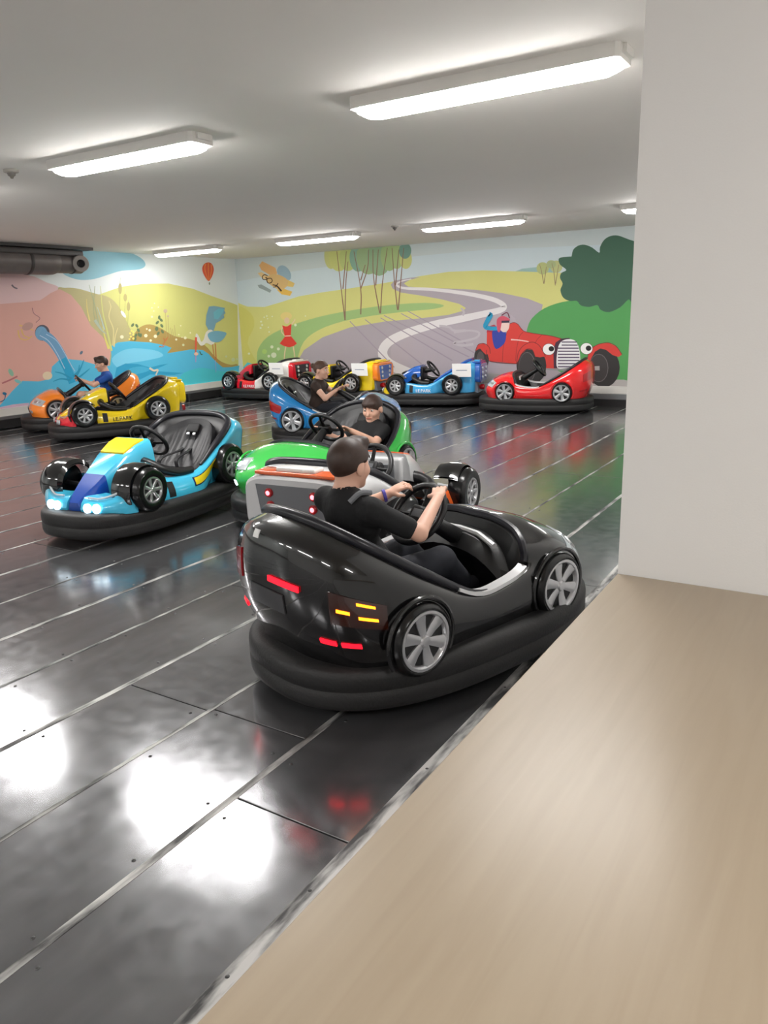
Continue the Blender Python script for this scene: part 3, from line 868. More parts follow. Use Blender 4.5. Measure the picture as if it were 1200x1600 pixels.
def wheel_meshes(key, r, wd, hub, spokes):
    """wheel axis along +y, outer face at y=+wd/2"""
    if key in MESH:
        return MESH[key]
    h = wd / 2
    ty = MB().lathe([(hub * 0.98, h - 0.012), (hub, h - 0.004), (hub + 0.01, h), (r - 0.022, h), (r - 0.006, h - 0.014), (r, h - 0.035), (r, -h + 0.03), (r - 0.012, -h + 0.006), (r - 0.03, -h), (0, -h)], n=36).mesh('tyre')
    b = MB()
    b.lathe([(hub * 0.8, h - 0.035), (hub * 0.84, h - 0.008), (hub * 0.9, h - 0.001), (hub * 0.99, h - 0.001), (hub, h - 0.01)], n=32, mi=0)
    b.lathe([(0, h + 0.002), (hub * 0.16, h + 0.001), (hub * 0.22, h - 0.008), (hub * 0.24, h - 0.03)], n=16, mi=0)
    b.lathe([(0, h - 0.019), (hub * 0.87, h - 0.019)], n=24, mi=1)
    for k in range(spokes):
        a = 2 * PI * k / spokes + 0.2
        u = np.array([math.sin(a), 0, math.cos(a)])
        v = np.array([math.cos(a), 0, -math.sin(a)])
        w0, w1 = hub * 0.12, hub * (0.22 if spokes <= 6 else 0.14)
        L = []
        for rr, ww, yy in ((hub * 0.15, w0, h - 0.006), (hub * 0.5, (w0 + w1) / 2, h - 0.009), (hub * 0.86, w1, h - 0.004)):
            c = u * rr
            L.append([c + v * ww + np.array([0, yy - 0.004, 0]), c + v * ww * 0.6 + np.array([0, yy, 0]), c - v * ww * 0.6 + np.array([0, yy, 0]), c - v * ww + np.array([0, yy - 0.004, 0]), c - v * ww + np.array([0, yy - 0.02, 0]), c + v * ww + np.array([0, yy - 0.02, 0])])
        b.loft(L, mi=0)
    MESH[key] = (ty, b.mesh('rim'))
    return MESH[key]


def add_wheel(root, key, x, y, z, r, wd, hub, spokes):
    ty, rm = wheel_meshes(key, r, wd, hub, spokes)
    s = 1 if y > 0 else -1
    wv = obj('wheel', ty, TYRE, root)
    wv.location = (x, y, z)
    if s < 0:
        wv.rotation_euler = (0, 0, PI)
    obj('rim', rm, [CHROME, DARKM], wv)
    return wv


def steering(root, cx, cz, tilt, r=0.15, base=(0.25, 0.5)):
    """wheel plane normal points back and up towards the driver"""
    n = np.array([-math.cos(tilt), 0, math.sin(tilt)])
    e1 = np.array([0, 1.0, 0])
    e2 = np.cross(n, e1)
    c = np.array([cx, 0, cz])
    b = MB()
    ring = [c + r * (math.cos(a) * e1 + math.sin(a) * e2) for a in np.linspace(0, 2 * PI, 36, endpoint=False)]
    b.tube(ring, 0.0165, 10, closed=True)
    sw = obj('steering_wheel', b, mat('wheel_grip', (22, 22, 24), rough=0.35, noise=0.15), root)
    b = MB()
    for a in (0.1, PI - 0.1, 1.5 * PI, 1.5 * PI):
        d = math.cos(a) * e1 + math.sin(a) * e2
        b.tube([c - n * .02 + d * .03, c - n * .012 + d * .09, c + d * (r - .006)], [0.016, 0.012, 0.011], 6)
    obj('spokes', b, PLASTIC, sw)
    M = np.array([e1, e2, n]).T
    obj('hub_pad', MB().rbox(c - n * 0.018, (0.11, 0.085, 0.05), 0.015, M), PLASTIC, sw)
    obj('hub_badge', MB().rbox(c + n * 0.0075, (0.06, 0.04, 0.004), 0.0018, M), mat('badge_grey', (120, 122, 126), rough=0.3, metal=0.6, noise=0.05), sw)
    b = MB().tube([c - n * 0.03, np.array([base[0], 0, base[1]])], [0.032, 0.045], 12)
    obj('steering_column', b, PLASTIC, root)
    return c, e1, e2, n, r


def seat(root, top, wtop, wbot, x0, z0, x1, z1, vinyl=VINYL):
    """pleated curved backrest from (x0,z0) to (x1,z1) and a cushion"""
    R, K = 15, 41
    G = []
    for i in range(R):
        v = i / (R - 1)
        row = []
        for j in range(K):
            u = -1 + 2 * j / (K - 1)
            hw = wbot + (wtop - wbot) * v
            arch = (abs(u) ** 2.6) * (z1 - z0) * 0.42 * v
            vv = v - arch / (z1 - z0)
            pl = 0.008 * abs(math.sin(u * 6 * PI / 1.0)) if abs(u) < 0.8 and 0.08 < v < 0.72 else 0
            wrap = 0.14 * abs(u) ** 3 * (1 - 0.3 * v)
            x = x0 + (x1 - x0) * vv + wrap + pl * 0.8 - 0.035 * math.sin(PI * v)
            z = z0 + (z1 - z0) * vv + pl * 0.5
            row.append((x, u * hw, z))
        G.append(row)
    G = np.array(G)
    b = MB().grid(G)
    b2 = G + np.array([-0.045, 0, -0.02])
    b.grid(b2, flip=True)
    n = R * K
    edge = [j for j in range(K)] + [i * K + K - 1 for i in range(1, R)] + [(R - 1) * K + j for j in range(K - 2, -1, -1)] + [i * K for i in range(R - 2, 0, -1)]
    for a, c in zip(edge, edge[1:] + edge[:1]):
        b.f.append((a, a + n, c + n, c))
        b.m.append(0)
    obj('backrest', b, vinyl, root, 60)
    b = MB().rbox((x0 + 0.17, 0, z0 - 0.03), (0.40, wbot * 1.75, 0.10), 0.035)
    obj('seat_cushion', b, vinyl, root)
    # harness
    hx, hz = x0 + (x1 - x0) * .80, z0 + (z1 - z0) * .80
    s = math.atan2(z1 - z0, -(x1 - x0))
    M = np.array([[math.sin(s), 0, -math.cos(s)], [0, 1, 0], [math.cos(s), 0, math.sin(s)]])
    obj('belt_slot', MB().rbox((hx + .0, 0, hz), (0.03, 0.12, 0.09), 0.012, M), DARKM, root)
    for yy in (-.04, .04):
        P = [(hx + 0.012, yy * .7, hz - .02), (hx + 0.10, yy, hz - .16), (x0 + 0.07, yy * 2.0, z0 + .10), (x0 + .1, yy * 2.6, z0 + 0.02)]
        PP = catmull(P, 5)
        bb_ = MB()
        L = [[p + np.array([0.006, -.018, .006]), p + np.array([0.006, .018, .006]), p + np.array([0.0, .018, 0.0]), p + np.array([0.0, -.018, 0.0])] for p in PP]
        bb_.loft(L)
        obj('seat_belt', bb_, mat('belt_webbing', (24, 24, 27), rough=0.6, noise=0.15), root)
        obj('buckle', MB().rbox((hx + 0.035, yy * .8, hz - .045), (0.02, 0.03, 0.03), 0.006, M), CHROME, root)


# ---- coupe
CO_RIM = [(.31, 0, .59), (.31, .14, .587), (.29, .28, .56), (.25, .37, .51), (.21, .405, .43), (.05, .42, .395), (-.14, .43, .405), (-.40, .425, .545), (-.63, .345, .695), (-.72, .19, .765), (-.745, 0, .785)]
CO_L1 = [(.45, 0, .582), (.45, .15, .58), (.42, .31, .555), (.36, .425, .50), (.24, .435, .43), (.06, .45, .385), (-.15, .46, .392), (-.45, .465, .51), (-.73, .375, .65), (-.82, .2, .715), (-.84, 0, .73)]
CO_L2 = [(.635, 0, .50), (.63, .17, .497), (.58, .345, .475), (.45, .465, .43), (.28, .468, .395), (.08, .47, .34), (-.16, .475, .345), (-.47, .485, .43), (-.755, .39, .53), (-.85, .21, .575), (-.87, 0, .585)]
CO_L3 = [(.745, 0, .37), (.735, .18, .368), (.68, .355, .355), (.52, .472, .335), (.32, .472, .32), (.09, .475, .285), (-.17, .478, .285), (-.47, .487, .33), (-.74, .39, .375), (-.835, .21, .395), (-.855, 0, .40)]
CO_L4 = [(.725, 0, .225), (.715, .16, .225), (.665, .31, .225), (.53, .455, .225), (.32, .46, .225), (.09, .46, .225), (-.17, .462, .225), (-.46, .46, .225), (-.68, .37, .225), (-.77, .2, .225), (-.785, 0, .225)]


def mirror_loop(h):
    h = [np.array(p, float) for p in h]
    return np.array(h + [p * np.array([1, -1, 1]) for p in h[-2:0:-1]])


NS = 5


def surf(levels, closed=True, nl=6, full=None):
    loops = [catmull(mirror_loop(l) if full is None else full(l), NS, closed) for l in levels]
    A = np.array(loops)                       # levels x cols x 3
    cols = [catmull(A[:, j], nl) for j in range(A.shape[1])]
    return np.array(cols).transpose(1, 0, 2)  # rows x cols x 3


CO_G = surf([CO_RIM, CO_L1, CO_L2, CO_L3, CO_L4])
CO_N = normals(CO_G, True)
if (CO_N[12, 0] @ np.array([1, 0, 0])) < 0:
    CO_N = -CO_N


def subpatch(G, N, r0, r1, c0, c1, off=0.004, closed=True, th=0.006):
    """a thin raised skin over part of a body surface; r in rows, c in (fractional) stations*NS"""
    R, K = G.shape[:2]
    rows = np.linspace(r0, r1, max(3, int(abs(r1 - r0)) + 2))
    cols = np.linspace(c0, c1, max(3, int(abs(c1 - c0)) + 2))

    def smp(A, r, c):
        i = min(int(math.floor(r)), R - 2)
        fr = r - i
        j = int(math.floor(c))
        fc = c - j
        if closed:
            j0, j1 = j % K, (j + 1) % K
        else:
            j0, j1 = min(max(j, 0), K - 1), min(max(j + 1, 0), K - 1)
        return (A[i, j0] * (1 - fc) + A[i, j1] * fc) * (1 - fr) + (A[i + 1, j0] * (1 - fc) + A[i + 1, j1] * fc) * fr
    T = np.array([[smp(G, r, c) + smp(N, r, c) * off for c in cols] for r in rows])
    B = np.array([[smp(G, r, c) + smp(N, r, c) * (off - th) for c in cols] for r in rows])
    b = MB().grid(T)
    b.grid(B, flip=True)
    n = T.shape[0] * T.shape[1]
    Rr, Kk = T.shape[:2]
    edge = [j for j in range(Kk)] + [i * Kk + Kk - 1 for i in range(1, Rr)] + [(Rr - 1) * Kk + j for j in range(Kk - 2, -1, -1)] + [i * Kk for i in range(Rr - 2, 0, -1)]
    for a, c in zip(edge, edge[1:] + edge[:1]):
        b.f.append((a, a + n, c + n, c))
        b.m.append(0)
    return b


def cached(key, fn):
    if key not in MESH:
        r = fn()
        MESH[key] = r.mesh(key) if isinstance(r, MB) else r
    return MESH[key]


CO_BUMP, _O, _N = bumper_mesh(.875, .875, .545, 2.6, 2.6)
CO_CHAS = chassis_mesh(_O, _N)


def coupe(name, pose, body, label, sill=None, lit=False, tail='red'):
    x, y, th = pose
    root = empty(name, (x, y, 0), math.radians(th))
    tag(root, label, 'bumper car', 'bumper cars')
    obj('bumper', CO_BUMP, RUBBER, root)
    obj('chassis', CO_CHAS, PLASTIC, root)

    def body_m():
        b = MB().grid(CO_G, cu=True)
        return b
    obj('body_shell', cached('coupe_body', body_m), body, root)

    def inner():
        c = np.array([-.1, 0, 0])
        rim = CO_G[0]
        i1 = rim + (c - rim) * np.array([.05, .06, 0]) + np.array([0, 0, -.012])
        i2 = np.array([c + (p - c) * np.array([.86, .84, 0]) + np.array([0, 0, max(.30, p[2] - .14)]) for p in rim])
        i3 = np.array([c + (p - c) * np.array([.8, .8, 0]) + np.array([0, 0, .245]) for p in rim])
        b = MB().grid(np.array([rim, i1, i2, i3]), cu=True, flip=True)
        n = len(b.v) - len(rim)
        b.f.append(tuple(range(n, n + len(rim))))
        b.m.append(0)
        return b
    obj('cockpit_tub', cached('coupe_tub', inner), PLASTIC, root, 50)
    K = CO_G.shape[1]
    # rubber roll along the raised rear rim, plus the front cowl
    a0, a1 = int(5.6 * NS), int(14.4 * NS)

    def rear_trim():
        P = [CO_G[0, j] + np.array([.006, 0, .006]) for j in range(a0, a1 + 1)]
        return MB().tube(P, np.r_[np.linspace(.008, .021, 8), np.full(len(P) - 16, .021), np.linspace(.021, .008, 8)], 10)
    obj('rim_trim', cached('coupe_reartrim', rear_trim), TRIM, root)

    def front_trim():
        P = [CO_G[0, j % K] + np.array([-.004, 0, .006]) for j in range(-int(3.8 * NS), int(3.8 * NS) + 1)]
        return MB().tube(P, .018, 8)
    obj('cowl_trim', cached('coupe_fronttrim', front_trim), TRIM, root)
    for sgn in (0, 1):
        def sillm(sgn=sgn):
            js = range(int(3.9 * NS), int(6.3 * NS)) if sgn == 0 else range(int(13.7 * NS), int(16.1 * NS) + 1)
            P = np.array([CO_G[0, j] for j in js])
            s = 1 if sgn == 0 else -1
            L = [[p + np.array([0, s * .022, -.004]), p + np.array([0, s * .02, .012]), p + np.array([0, -s * .03, .014]), p + np.array([0, -s * .034, -.01])] for p in P]
            return MB().loft(L)
        obj('door_sill', cached('coupe_sill%d' % sgn, sillm), sill or SILVER, root)
    # dashboard
    def dash():
        R = []
        for yv in np.linspace(-.34, .34, 13):
            k = 1 - (abs(yv) / .36) ** 2.5 * .4
            R.append([(.33, yv, .25), (.35, yv, .40 * k + .12), (.30, yv, .42 * k + .12), (.20, yv, .40 * k + .12), (.15, yv, .36 * k + .10), (.18, yv, .40), (.22, yv, .25)])
        return MB().loft(R)
    obj('dashboard', cached('coupe_dash', dash), PLASTIC, root, 50)
    obj('cowl_bar', cached('coupe_cowlbar', lambda: MB().tube([(.19, -.25, .50), (.225, -.12, .525), (.23, 0, .53), (.225, .12, .525), (.19, .25, .50)], .014, 8)), SILVER if sill is None else TRIM, root)
    st = steering(root, -.05, .655, math.radians(38), .145, (.22, .48))
    seat(root, None, .33, .35, -.36, .34, -.68, .74)
    # wheels, arches
    for wx in (.37, -.485):
        for s in (1, -1):
            add_wheel(root, 'coupe_wheel', wx, s * (.462 if wx > 0 else .474), .325, .152, .08, .124, 6)

            def flare(s=s, wx=wx):
                P = [(wx + .168 * math.cos(t), s * (.474 if wx > 0 else .486), .325 + .168 * math.sin(t)) for t in np.linspace(-.5, PI + .5, 24)]
                return MB().tube(P, .010, 8)
            obj('wheel_arch', cached('coupe_flare_%d_%d' % (s, wx > 0), flare), body, root)
    # lamps
    for s, c0, c1 in ((0, 1.25, 2.55), (1, 17.45, 18.75)):
        h = obj('headlight', cached('coupe_head%d' % s, lambda c0=c0, c1=c1: subpatch(CO_G, CO_N, 11.5, 15.5, c0 * NS, c1 * NS, .007)), LENSW, root)
        obj('light_bulb', cached('coupe_headled%d' % s, lambda c0=c0, c1=c1: subpatch(CO_G, CO_N, 13.0, 14.4, (c0 + .35) * NS, (c0 + .75) * NS, .011)), LEDW if lit else CHROME, h)
        obj('light_bulb', cached('coupe_headled2%d' % s, lambda c0=c0, c1=c1: subpatch(CO_G, CO_N, 12.6, 13.8, (c0 + .85) * NS, (c0 + 1.1) * NS, .011)), LEDW if lit else CHROME, h)
        obj('fog_light', cached('coupe_fog%d' % s, lambda c0=c0: subpatch(CO_G, CO_N, 19.2, 20.8, (c0 + .2) * NS, (c0 + .6) * NS, .008)), LEDW if lit else LENSW, root)
    obj('front_grille', cached('coupe_grille', lambda: subpatch(CO_G, CO_N, 18.2, 21.2, -.95 * NS, .95 * NS, .004)), DARKM, root)
    for s, c0, c1 in ((0, 8.1, 9.0), (1, 11.0, 11.9)):
        if tail == 'led' and s == 1:
            l = obj('tail_light', cached('coupe_tail%d' % s, lambda c0=c0, c1=c1: subpatch(CO_G, CO_N, 11.4, 16.0, 11.65 * NS, 12.5 * NS, .006)), LENSO, root)
            for r0, q0, q1 in ((12.0, 12.1, 12.35), (13.7, 11.78, 12.0), (14.2, 12.12, 12.38)):
                obj('light_bar', subpatch(CO_G, CO_N, r0, r0 + .42, q0 * NS, q1 * NS, .011), LEDO, l)
        else:
            l = obj('tail_light', cached('coupe_tail%d' % s, lambda c0=c0, c1=c1: subpatch(CO_G, CO_N, 10.0, 14.5, c0 * NS, c1 * NS, .006)), LENSR, root)
        for q0, q1 in (((.08, .42), (.52, .86)) if s == 0 else ((.12, .46), (.56, .90))):
            obj('rear_reflector', cached('coupe_refl%d_%d' % (s, q0 * 100), lambda c0=c0, q0=q0, q1=q1: subpatch(CO_G, CO_N, 18.9, 19.6, (c0 + q0 + (.2 if c0 > 10 else -.2)) * NS, (c0 + q1 + (.2 if c0 > 10 else -.2)) * NS, .007)), LEDR if tail == 'led' else LENSR, root)
    if tail == 'led':
        obj('brake_light', subpatch(CO_G, CO_N, 12.4, 13.2, 10.15 * NS, 11.0 * NS, .009), LEDR, root)
        obj('number_plate', subpatch(CO_G, CO_N, 14.5, 17, 9.45 * NS, 10.55 * NS, .006), mat('plate_grey', (60, 60, 62), rough=.4, noise=.1), root)
        obj('sticker', subpatch(CO_G, CO_N, 6.0, 7.6, 9.5 * NS, 9.7 * NS, .003, th=.003), PAPER, root)
        o = obj('orange_block', MB().rbox((.10, .31, .36), (.22, .05, .07), .022), mat('block_orange', (190, 70, 34), rough=.4, noise=.1), root, label='orange block inside the footwell')  # plain orange block on the left inner side
    return root


# ---- kart
KT_RIM = [(.30, .345, .405), (.05, .375, .375), (-.15, .40, .395), (-.38, .40, .53), (-.62, .375, .67), (-.715, .25, .73), (-.745, 0, .745)]
KT_L1 = [(.30, .385, .39), (.05, .415, .36), (-.15, .44, .37), (-.41, .435, .50), (-.69, .40, .65), (-.79, .27, .715), (-.815, 0, .73)]
KT_L2 = [(.30, .42, .30), (.05, .45, .29), (-.15, .455, .30), (-.42, .385, .42), (-.78, .375, .58), (-.86, .29, .66), (-.875, 0, .675)]
KT_L3 = [(.30, .42, .225), (.05, .45, .215), (-.15, .45, .22), (-.42, .365, .33), (-.78, .35, .46), (-.865, .28, .48), (-.875, 0, .48)]
KT_L4 = [(.30, .38, .215), (.05, .40, .21), (-.15, .40, .215), (-.42, .355, .23), (-.76, .33, .24), (-.84, .26, .25), (-.85, 0, .25)]


def mirror_open(h):
    h = [np.array(p, float) for p in h]
    return np.array(h + [p * np.array([1, -1, 1]) for p in h[-2::-1]])


KT_G = surf([KT_RIM, KT_L1, KT_L2, KT_L3, KT_L4], False, 6, mirror_open)
KT_N = normals(KT_G, False)
if KT_N[10, 2][1] < 0:
    KT_N = -KT_N
KT_BUMP, _O2, _N2 = bumper_mesh(.87, .93, .51, 2.8, 3.0)
KT_CHAS = chassis_mesh(_O2, _N2)


def text_mesh(body, size, ext=0.002):
    cu = bpy.data.curves.new('lettering', 'FONT')
    cu.body = body
    cu.size = size
    cu.extrude = ext
    cu.align_x = 'CENTER'
    cu.align_y = 'CENTER'
    cu.resolution_u = 3
    t = bpy.data.objects.new('lettering', cu)
    C.objects.link(t)
    dg = bpy.context.evaluated_depsgraph_get()
    me = bpy.data.meshes.new_from_object(t.evaluated_get(dg))
    bpy.data.objects.remove(t)
    me.materials.clear()
    return me


def kart(name, pose, col, label):
    """col: shell, sill, nose, tip, panel, stripe, pod, box, boxpanel, deck, text, lights"""
    x, y, th = pose
    root = empty(name, (x, y, 0), math.radians(th))
    tag(root, label, 'bumper car', 'bumper cars')
    obj('bumper', KT_BUMP, RUBBER, root)
    obj('chassis', KT_CHAS, PLASTIC, root)
    # shell: the raised rear (stations 2.2..9.8) and the two low side sills
    K = KT_G.shape[1]
    c0, c1 = 2 * NS, 10 * NS
    obj('rear_shell', cached('kart_shell', lambda: MB().grid(KT_G[:, c0:c1 + 1])), col['shell'], root)
    for s, a, b_ in ((0, 0, c0), (1, c1, K - 1)):
        def sl(a=a, b_=b_, s=s):
            G = KT_G[:, a:b_ + 1]
            m = MB().grid(G)
            e = 0 if s == 0 else G.shape[1] - 1
            m.f.append(tuple(i * G.shape[1] + e for i in range(G.shape[0])))
            m.m.append(0)
            return m
        sd = obj('side_sill', cached('kart_sill%d' % s, sl), col['sill'], root)
        if col.get('stripe'):
            q0, q1 = (1.45, 2.9) if s == 0 else (9.1, 10.55)
            ob = obj('stripe_outline', cached('kart_stripe_o%d' % s, lambda q0=q0, q1=q1: subpatch(KT_G, KT_N, 7.0, 12.6, q0 * NS, q1 * NS, .003, False)), mat('navy_line', (20, 30, 80), rough=.3, noise=.05), sd)
            obj('stripe', cached('kart_stripe%d' % s, lambda q0=q0, q1=q1: subpatch(KT_G, KT_N, 7.6, 11.9, (q0 + .07) * NS, (q1 - .07) * NS, .0055, False)), col['stripe'], sd)
        v0, v1 = (.28, .52) if s == 0 else (11.48, 11.72)
        obj('side_vent', cached('kart_vent%d' % s, lambda v0=v0, v1=v1: subpatch(KT_G, KT_N, 7.5, 15.5, v0 * NS, v1 * NS, .003, False)), DARKM, sd)
        if col.get('text'):
            me = cached('kart_text', lambda: text_mesh('I.E.PARK', .072))
            lo = obj('lettering', me, col['text'], sd)
            yy = .4635
            if s == 0:
                lo.matrix_local = Matrix(((-1, 0, 0, -.02), (0, 0, 1, yy), (0, 1, 0, .275), (0, 0, 0, 1)))
            else:
                lo.matrix_local = Matrix(((1, 0, 0, -.02), (0, 0, -1, -yy), (0, 1, 0, .275), (0, 0, 0, 1)))
    # inner tub
    def tub():
        rim = KT_G[0]
        c = np.array([-.1, 0, 0])
        i1 = rim * np.array([.97, .92, 1]) + np.array([0, 0, -.012])
        i2 = np.array([[p[0] * .86, p[1] * .84, max(.29, p[2] - .13)] for p in rim])
        i3 = np.array([[p[0] * .8, p[1] * .8, .24] for p in rim])
        return MB().grid(np.array([rim, i1, i2, i3]), flip=True)
    obj('cockpit_tub', cached('kart_tub', tub), PLASTIC, root, 50)

    def trim():
        P = [KT_G[0, j] + np.array([.006, 0, .006]) for j in range(int(2.3 * NS), int(9.7 * NS) + 1)]
        return MB().tube(P, np.r_[np.linspace(.012, .028, 6), np.full(len(P) - 12, .028), np.linspace(.028, .012, 6)], 10)
    obj('rim_trim', cached('kart_trim', trim), col.get('trim', TRIM), root)
    for s in (1, -1):
        def pad(s=s):
            P = catmull([(.17, s * .12, .50), (.20, s * .22, .49), (.17, s * .31, .455), (.05, s * .36, .405), (-.10, s * .385, .395)], 5)
            return MB().tube(P, np.linspace(.045, .03, len(P)), 10)
        obj('cockpit_pad', cached('kart_pad%d' % s, pad), PLASTIC, root)
    # nose wedge
    st = [(.10, .175, .49, .665), (.22, .16, .45, .635), (.36, .135, .375, .565), (.50, .11, .28, .47), (.60, .09, .235, .40), (.70, .06, .225, .335), (.745, .045, .23, .29)]

    def sect(xx, hw, zb_, zt):
        return [(xx, hw * 1.18, zb_), (xx, hw * 1.12, zb_ + (zt - zb_) * .55), (xx, hw, zt - .015), (xx, hw * .88, zt), (xx, -hw * .88, zt), (xx, -hw, zt - .015), (xx, -hw * 1.12, zb_ + (zt - zb_) * .55), (xx, -hw * 1.18, zb_)]
    obj('nose', cached('kart_nose', lambda: MB().loft([sect(*q) for q in st[:5]])), col['nose'], root, 25)
    obj('nose_tip', cached('kart_tip', lambda: MB().loft([sect(q[0], q[1] * 1.04, q[2], q[3] + .004) for q in [(.52, .106, .262, .456)] + st[4:]])), col['tip'], root, 25)

    def npanel():
        L = []
        for xx, hw, zt in ((.13, .145, .664), (.22, .137, .642), (.33, .118, .588)):
            L.append([(xx, hw, zt - .01), (xx, hw * .96, zt + .004), (xx, -hw * .96, zt + .004), (xx, -hw, zt - .01)])
        return MB().loft(L)
    obj('nose_panel', cached('kart_npanel', npanel), col['panel'], root, 25)
    obj('dash_panel', cached('kart_dash', lambda: MB().rbox((.085, 0, .53), (.05, .31, .22), .02)), col.get('dash', PLASTIC), root)
    if col.get('dash'):
        o = obj('dash_recess', MB().rbox((.064, 0, .53), (.02, .22, .14), .008), mat('dash_steel', (150, 152, 155), rough=.35, metal=.6, noise=.1), root)
        obj('dash_lamp', MB().lathe([(0, -.024), (.03, -.022), (.042, -.012), (.042, 0)][::-1], (.052, 0, .53), (1, 0, 0), 18), LENSW, root)
    # front pods with lights
    for s in (1, -1):
        def pod(s=s):
            L = []
            for yv, xf, xb, zt in ((.07, .755, .56, .335), (.14, .765, .54, .325), (.22, .755, .56, .32), (.30, .725, .60, .335), (.37, .685, .62, .375), (.425, .635, .60, .425), (.445, .60, .585, .43)):
                zb_ = .222
                L.append([(xf - .01, s * yv, zb_), (xf, s * yv, zb_ + .03), (xf - .015, s * yv, (zb_ + zt) / 2 + .015), (xf - .05, s * yv, zt - .005), (xf - .075, s * yv, zt), (xb, s * yv, zt + .005), (xb - .01, s * yv, zb_)])
            return MB().loft(L if s < 0 else L[::-1])
        p = obj('front_pod', cached('kart_pod%d' % s, pod), col['pod'], root, 40)
        for yv, xf in ((.15, .766), (.225, .754)):
            def hl(s=s, yv=yv, xf=xf):
                return MB().lathe([(.034, 0), (.034, .014), (.028, .018), (0, .02)], (xf - .01, s * yv, .268), (1, 0, .12), 18)
            obj('headlight', cached('kart_hl%d_%d' % (s, yv * 1000), hl), LEDW if col['lights'] else LENSW, p)
        obj('light_strip', cached('kart_ls%d' % s, lambda s=s: MB().tube(catmull([(.715, s * .12, .334), (.70, s * .22, .33), (.66, s * .31, .355), (.63, s * .36, .385)], 4), .008, 6)), LENSW, p)
    # wheels and fenders
    for wx, r, hb in ((.455, .165, .098), (-.50, .172, .105)):
        for s in (1, -1):
            add_wheel(root, 'kart_wheel%d' % (wx > 0), wx, s * .43, .36 if wx > 0 else .37, r, .13, hb, 7)
    for s in (1, -1):
        def fend(s=s):
            G = []
            for t in np.linspace(-.35, PI * .78, 16):
                rr = .186
                row = [(.455 + (rr + dz) * math.cos(t), s * yv, .36 + (rr + dz) * math.sin(t)) for yv, dz in ((.25, -.03), (.27, .0), (.34, .012), (.41, .008), (.44, -.006))]
                G.append(row)
            m = MB().grid(G)
            G2 = np.array(G) * 1.0
            G2[:, :, 2] -= .012
            return m.grid(G2, flip=True)
        obj('fender', cached('kart_fender%d' % s, fend), col.get('fender', GLOSSBLACK), root)
        obj('axle', cached('kart_axle%d' % s, lambda s=s: MB().tube([(.455, s * .1, .34), (.455, s * .38, .36)], .022, 8)), DARKM, root)
    # rear box
    def rbx():
        L = []
        for xx, hw, z0, z1 in ((-.78, .30, .44, .675), (-.80, .325, .40, .70), (-.87, .33, .385, .71), (-.925, .325, .38, .705), (-.94, .31, .395, .69)):
            zc_, hz = (z0 + z1) / 2, (z1 - z0) / 2
            lp = []
            for a in np.linspace(0, 2 * PI, 32, endpoint=False):
                c, s_ = math.cos(a), math.sin(a)
                lp.append((xx, hw * abs(c) ** .4 * math.copysign(1, c), zc_ + hz * abs(s_) ** .4 * math.copysign(1, s_)))
            L.append(lp)
        return MB().loft(L)
    if not col.get('box'):
        seat(root, None, .31, .33, -.36, .33, -.69, .71)
        steering(root, -.08, .615, math.radians(38), .155, (.12, .56))
        return root
    bx = obj('rear_box', cached('kart_box', rbx), col['box'], root, 40)
    bp = obj('rear_panel', cached('kart_boxpanel', lambda: MB().loft([[(-.935, -.24, .66), (-.935, .24, .66), (-.935, .20, .41), (-.935, -.20, .41)], [(-.946, -.235, .655), (-.946, .235, .655), (-.946, .195, .415), (-.946, -.195, .415)]])), col['boxpanel'], bx)
    for yv in (-.145, .145):
        for zv in (.615, .545, .47):
            yl = yv * (1 - (.615 - zv) * .6)
            tl = obj('tail_light', cached('kart_tl_%d_%d' % (yv * 100, zv * 1000), lambda: MB().lathe([(.026, 0), (.026, .010), (.021, .016), (0, .017)], (-.944, yl, zv), (-1, 0, 0), 16)), LENSR if col.get('rearlit') else col.get('tail', LENSW), bp)
            if col.get('rearlit'):
                obj('light_bulb', cached('kart_bulb_%d_%d' % (yv * 100, zv * 1000), lambda: MB().lathe([(.013, 0.012), (.013, .018), (.008, .022), (0, .023)], (-.944, yl, zv), (-1, 0, 0), 12)), LEDP, tl)
    obj('top_deck', cached('kart_deck', lambda: MB().rbox((-.855, 0, .716), (.13, .52, .022), .01)), col['deck'], root)
    obj('deck_hump', cached('kart_hump', lambda: MB().rbox((-.85, 0, .736), (.10, .26, .03), .014)), col.get('hump', col['shell']), root)
    obj('diffuser', cached('kart_diff', lambda: MB().loft([[(-.70, -.26, .225), (-.90, -.24, .225), (-.90, .24, .225), (-.70, .26, .225)], [(-.70, -.28, .40), (-.88, -.28, .40), (-.88, .28, .40), (-.70, .28, .40)]])), STEELBLUE, root, 30)
    obj('exhaust', cached('kart_exh', lambda: MB().lathe([(.03, 0), (.045, .03), (.045, .08), (.035, .085), (.0, .06)], (-.885, .10, .31), (-1, 0, 0), 16)), LENSR, root)
    seat(root, None, .31, .33, -.36, .33, -.69, .71)
    steering(root, -.08, .605, math.radians(38), .152, (.12, .56))
    return root


P = {k: paint(k, v) for k, v in dict(black=(14, 14, 15), green=(62, 186, 78), blue=(34, 132, 200), orange=(246, 136, 40), red=(216, 26, 30), lightblue=(70, 190, 226), navy=(24, 74, 168), yellow=(246, 214, 30), scarlet=(208, 24, 44), white=(232, 230, 226), grey=(110, 112, 116), skyblue=(60, 160, 214), deepblue=(30, 92, 180), tangerine=(222, 96, 40)).items()}
INK = mat('ink_black', (24, 22, 20), rough=.5, noise=.1)
INKW = mat('ink_white', (235, 235, 235), rough=.5, noise=.03)

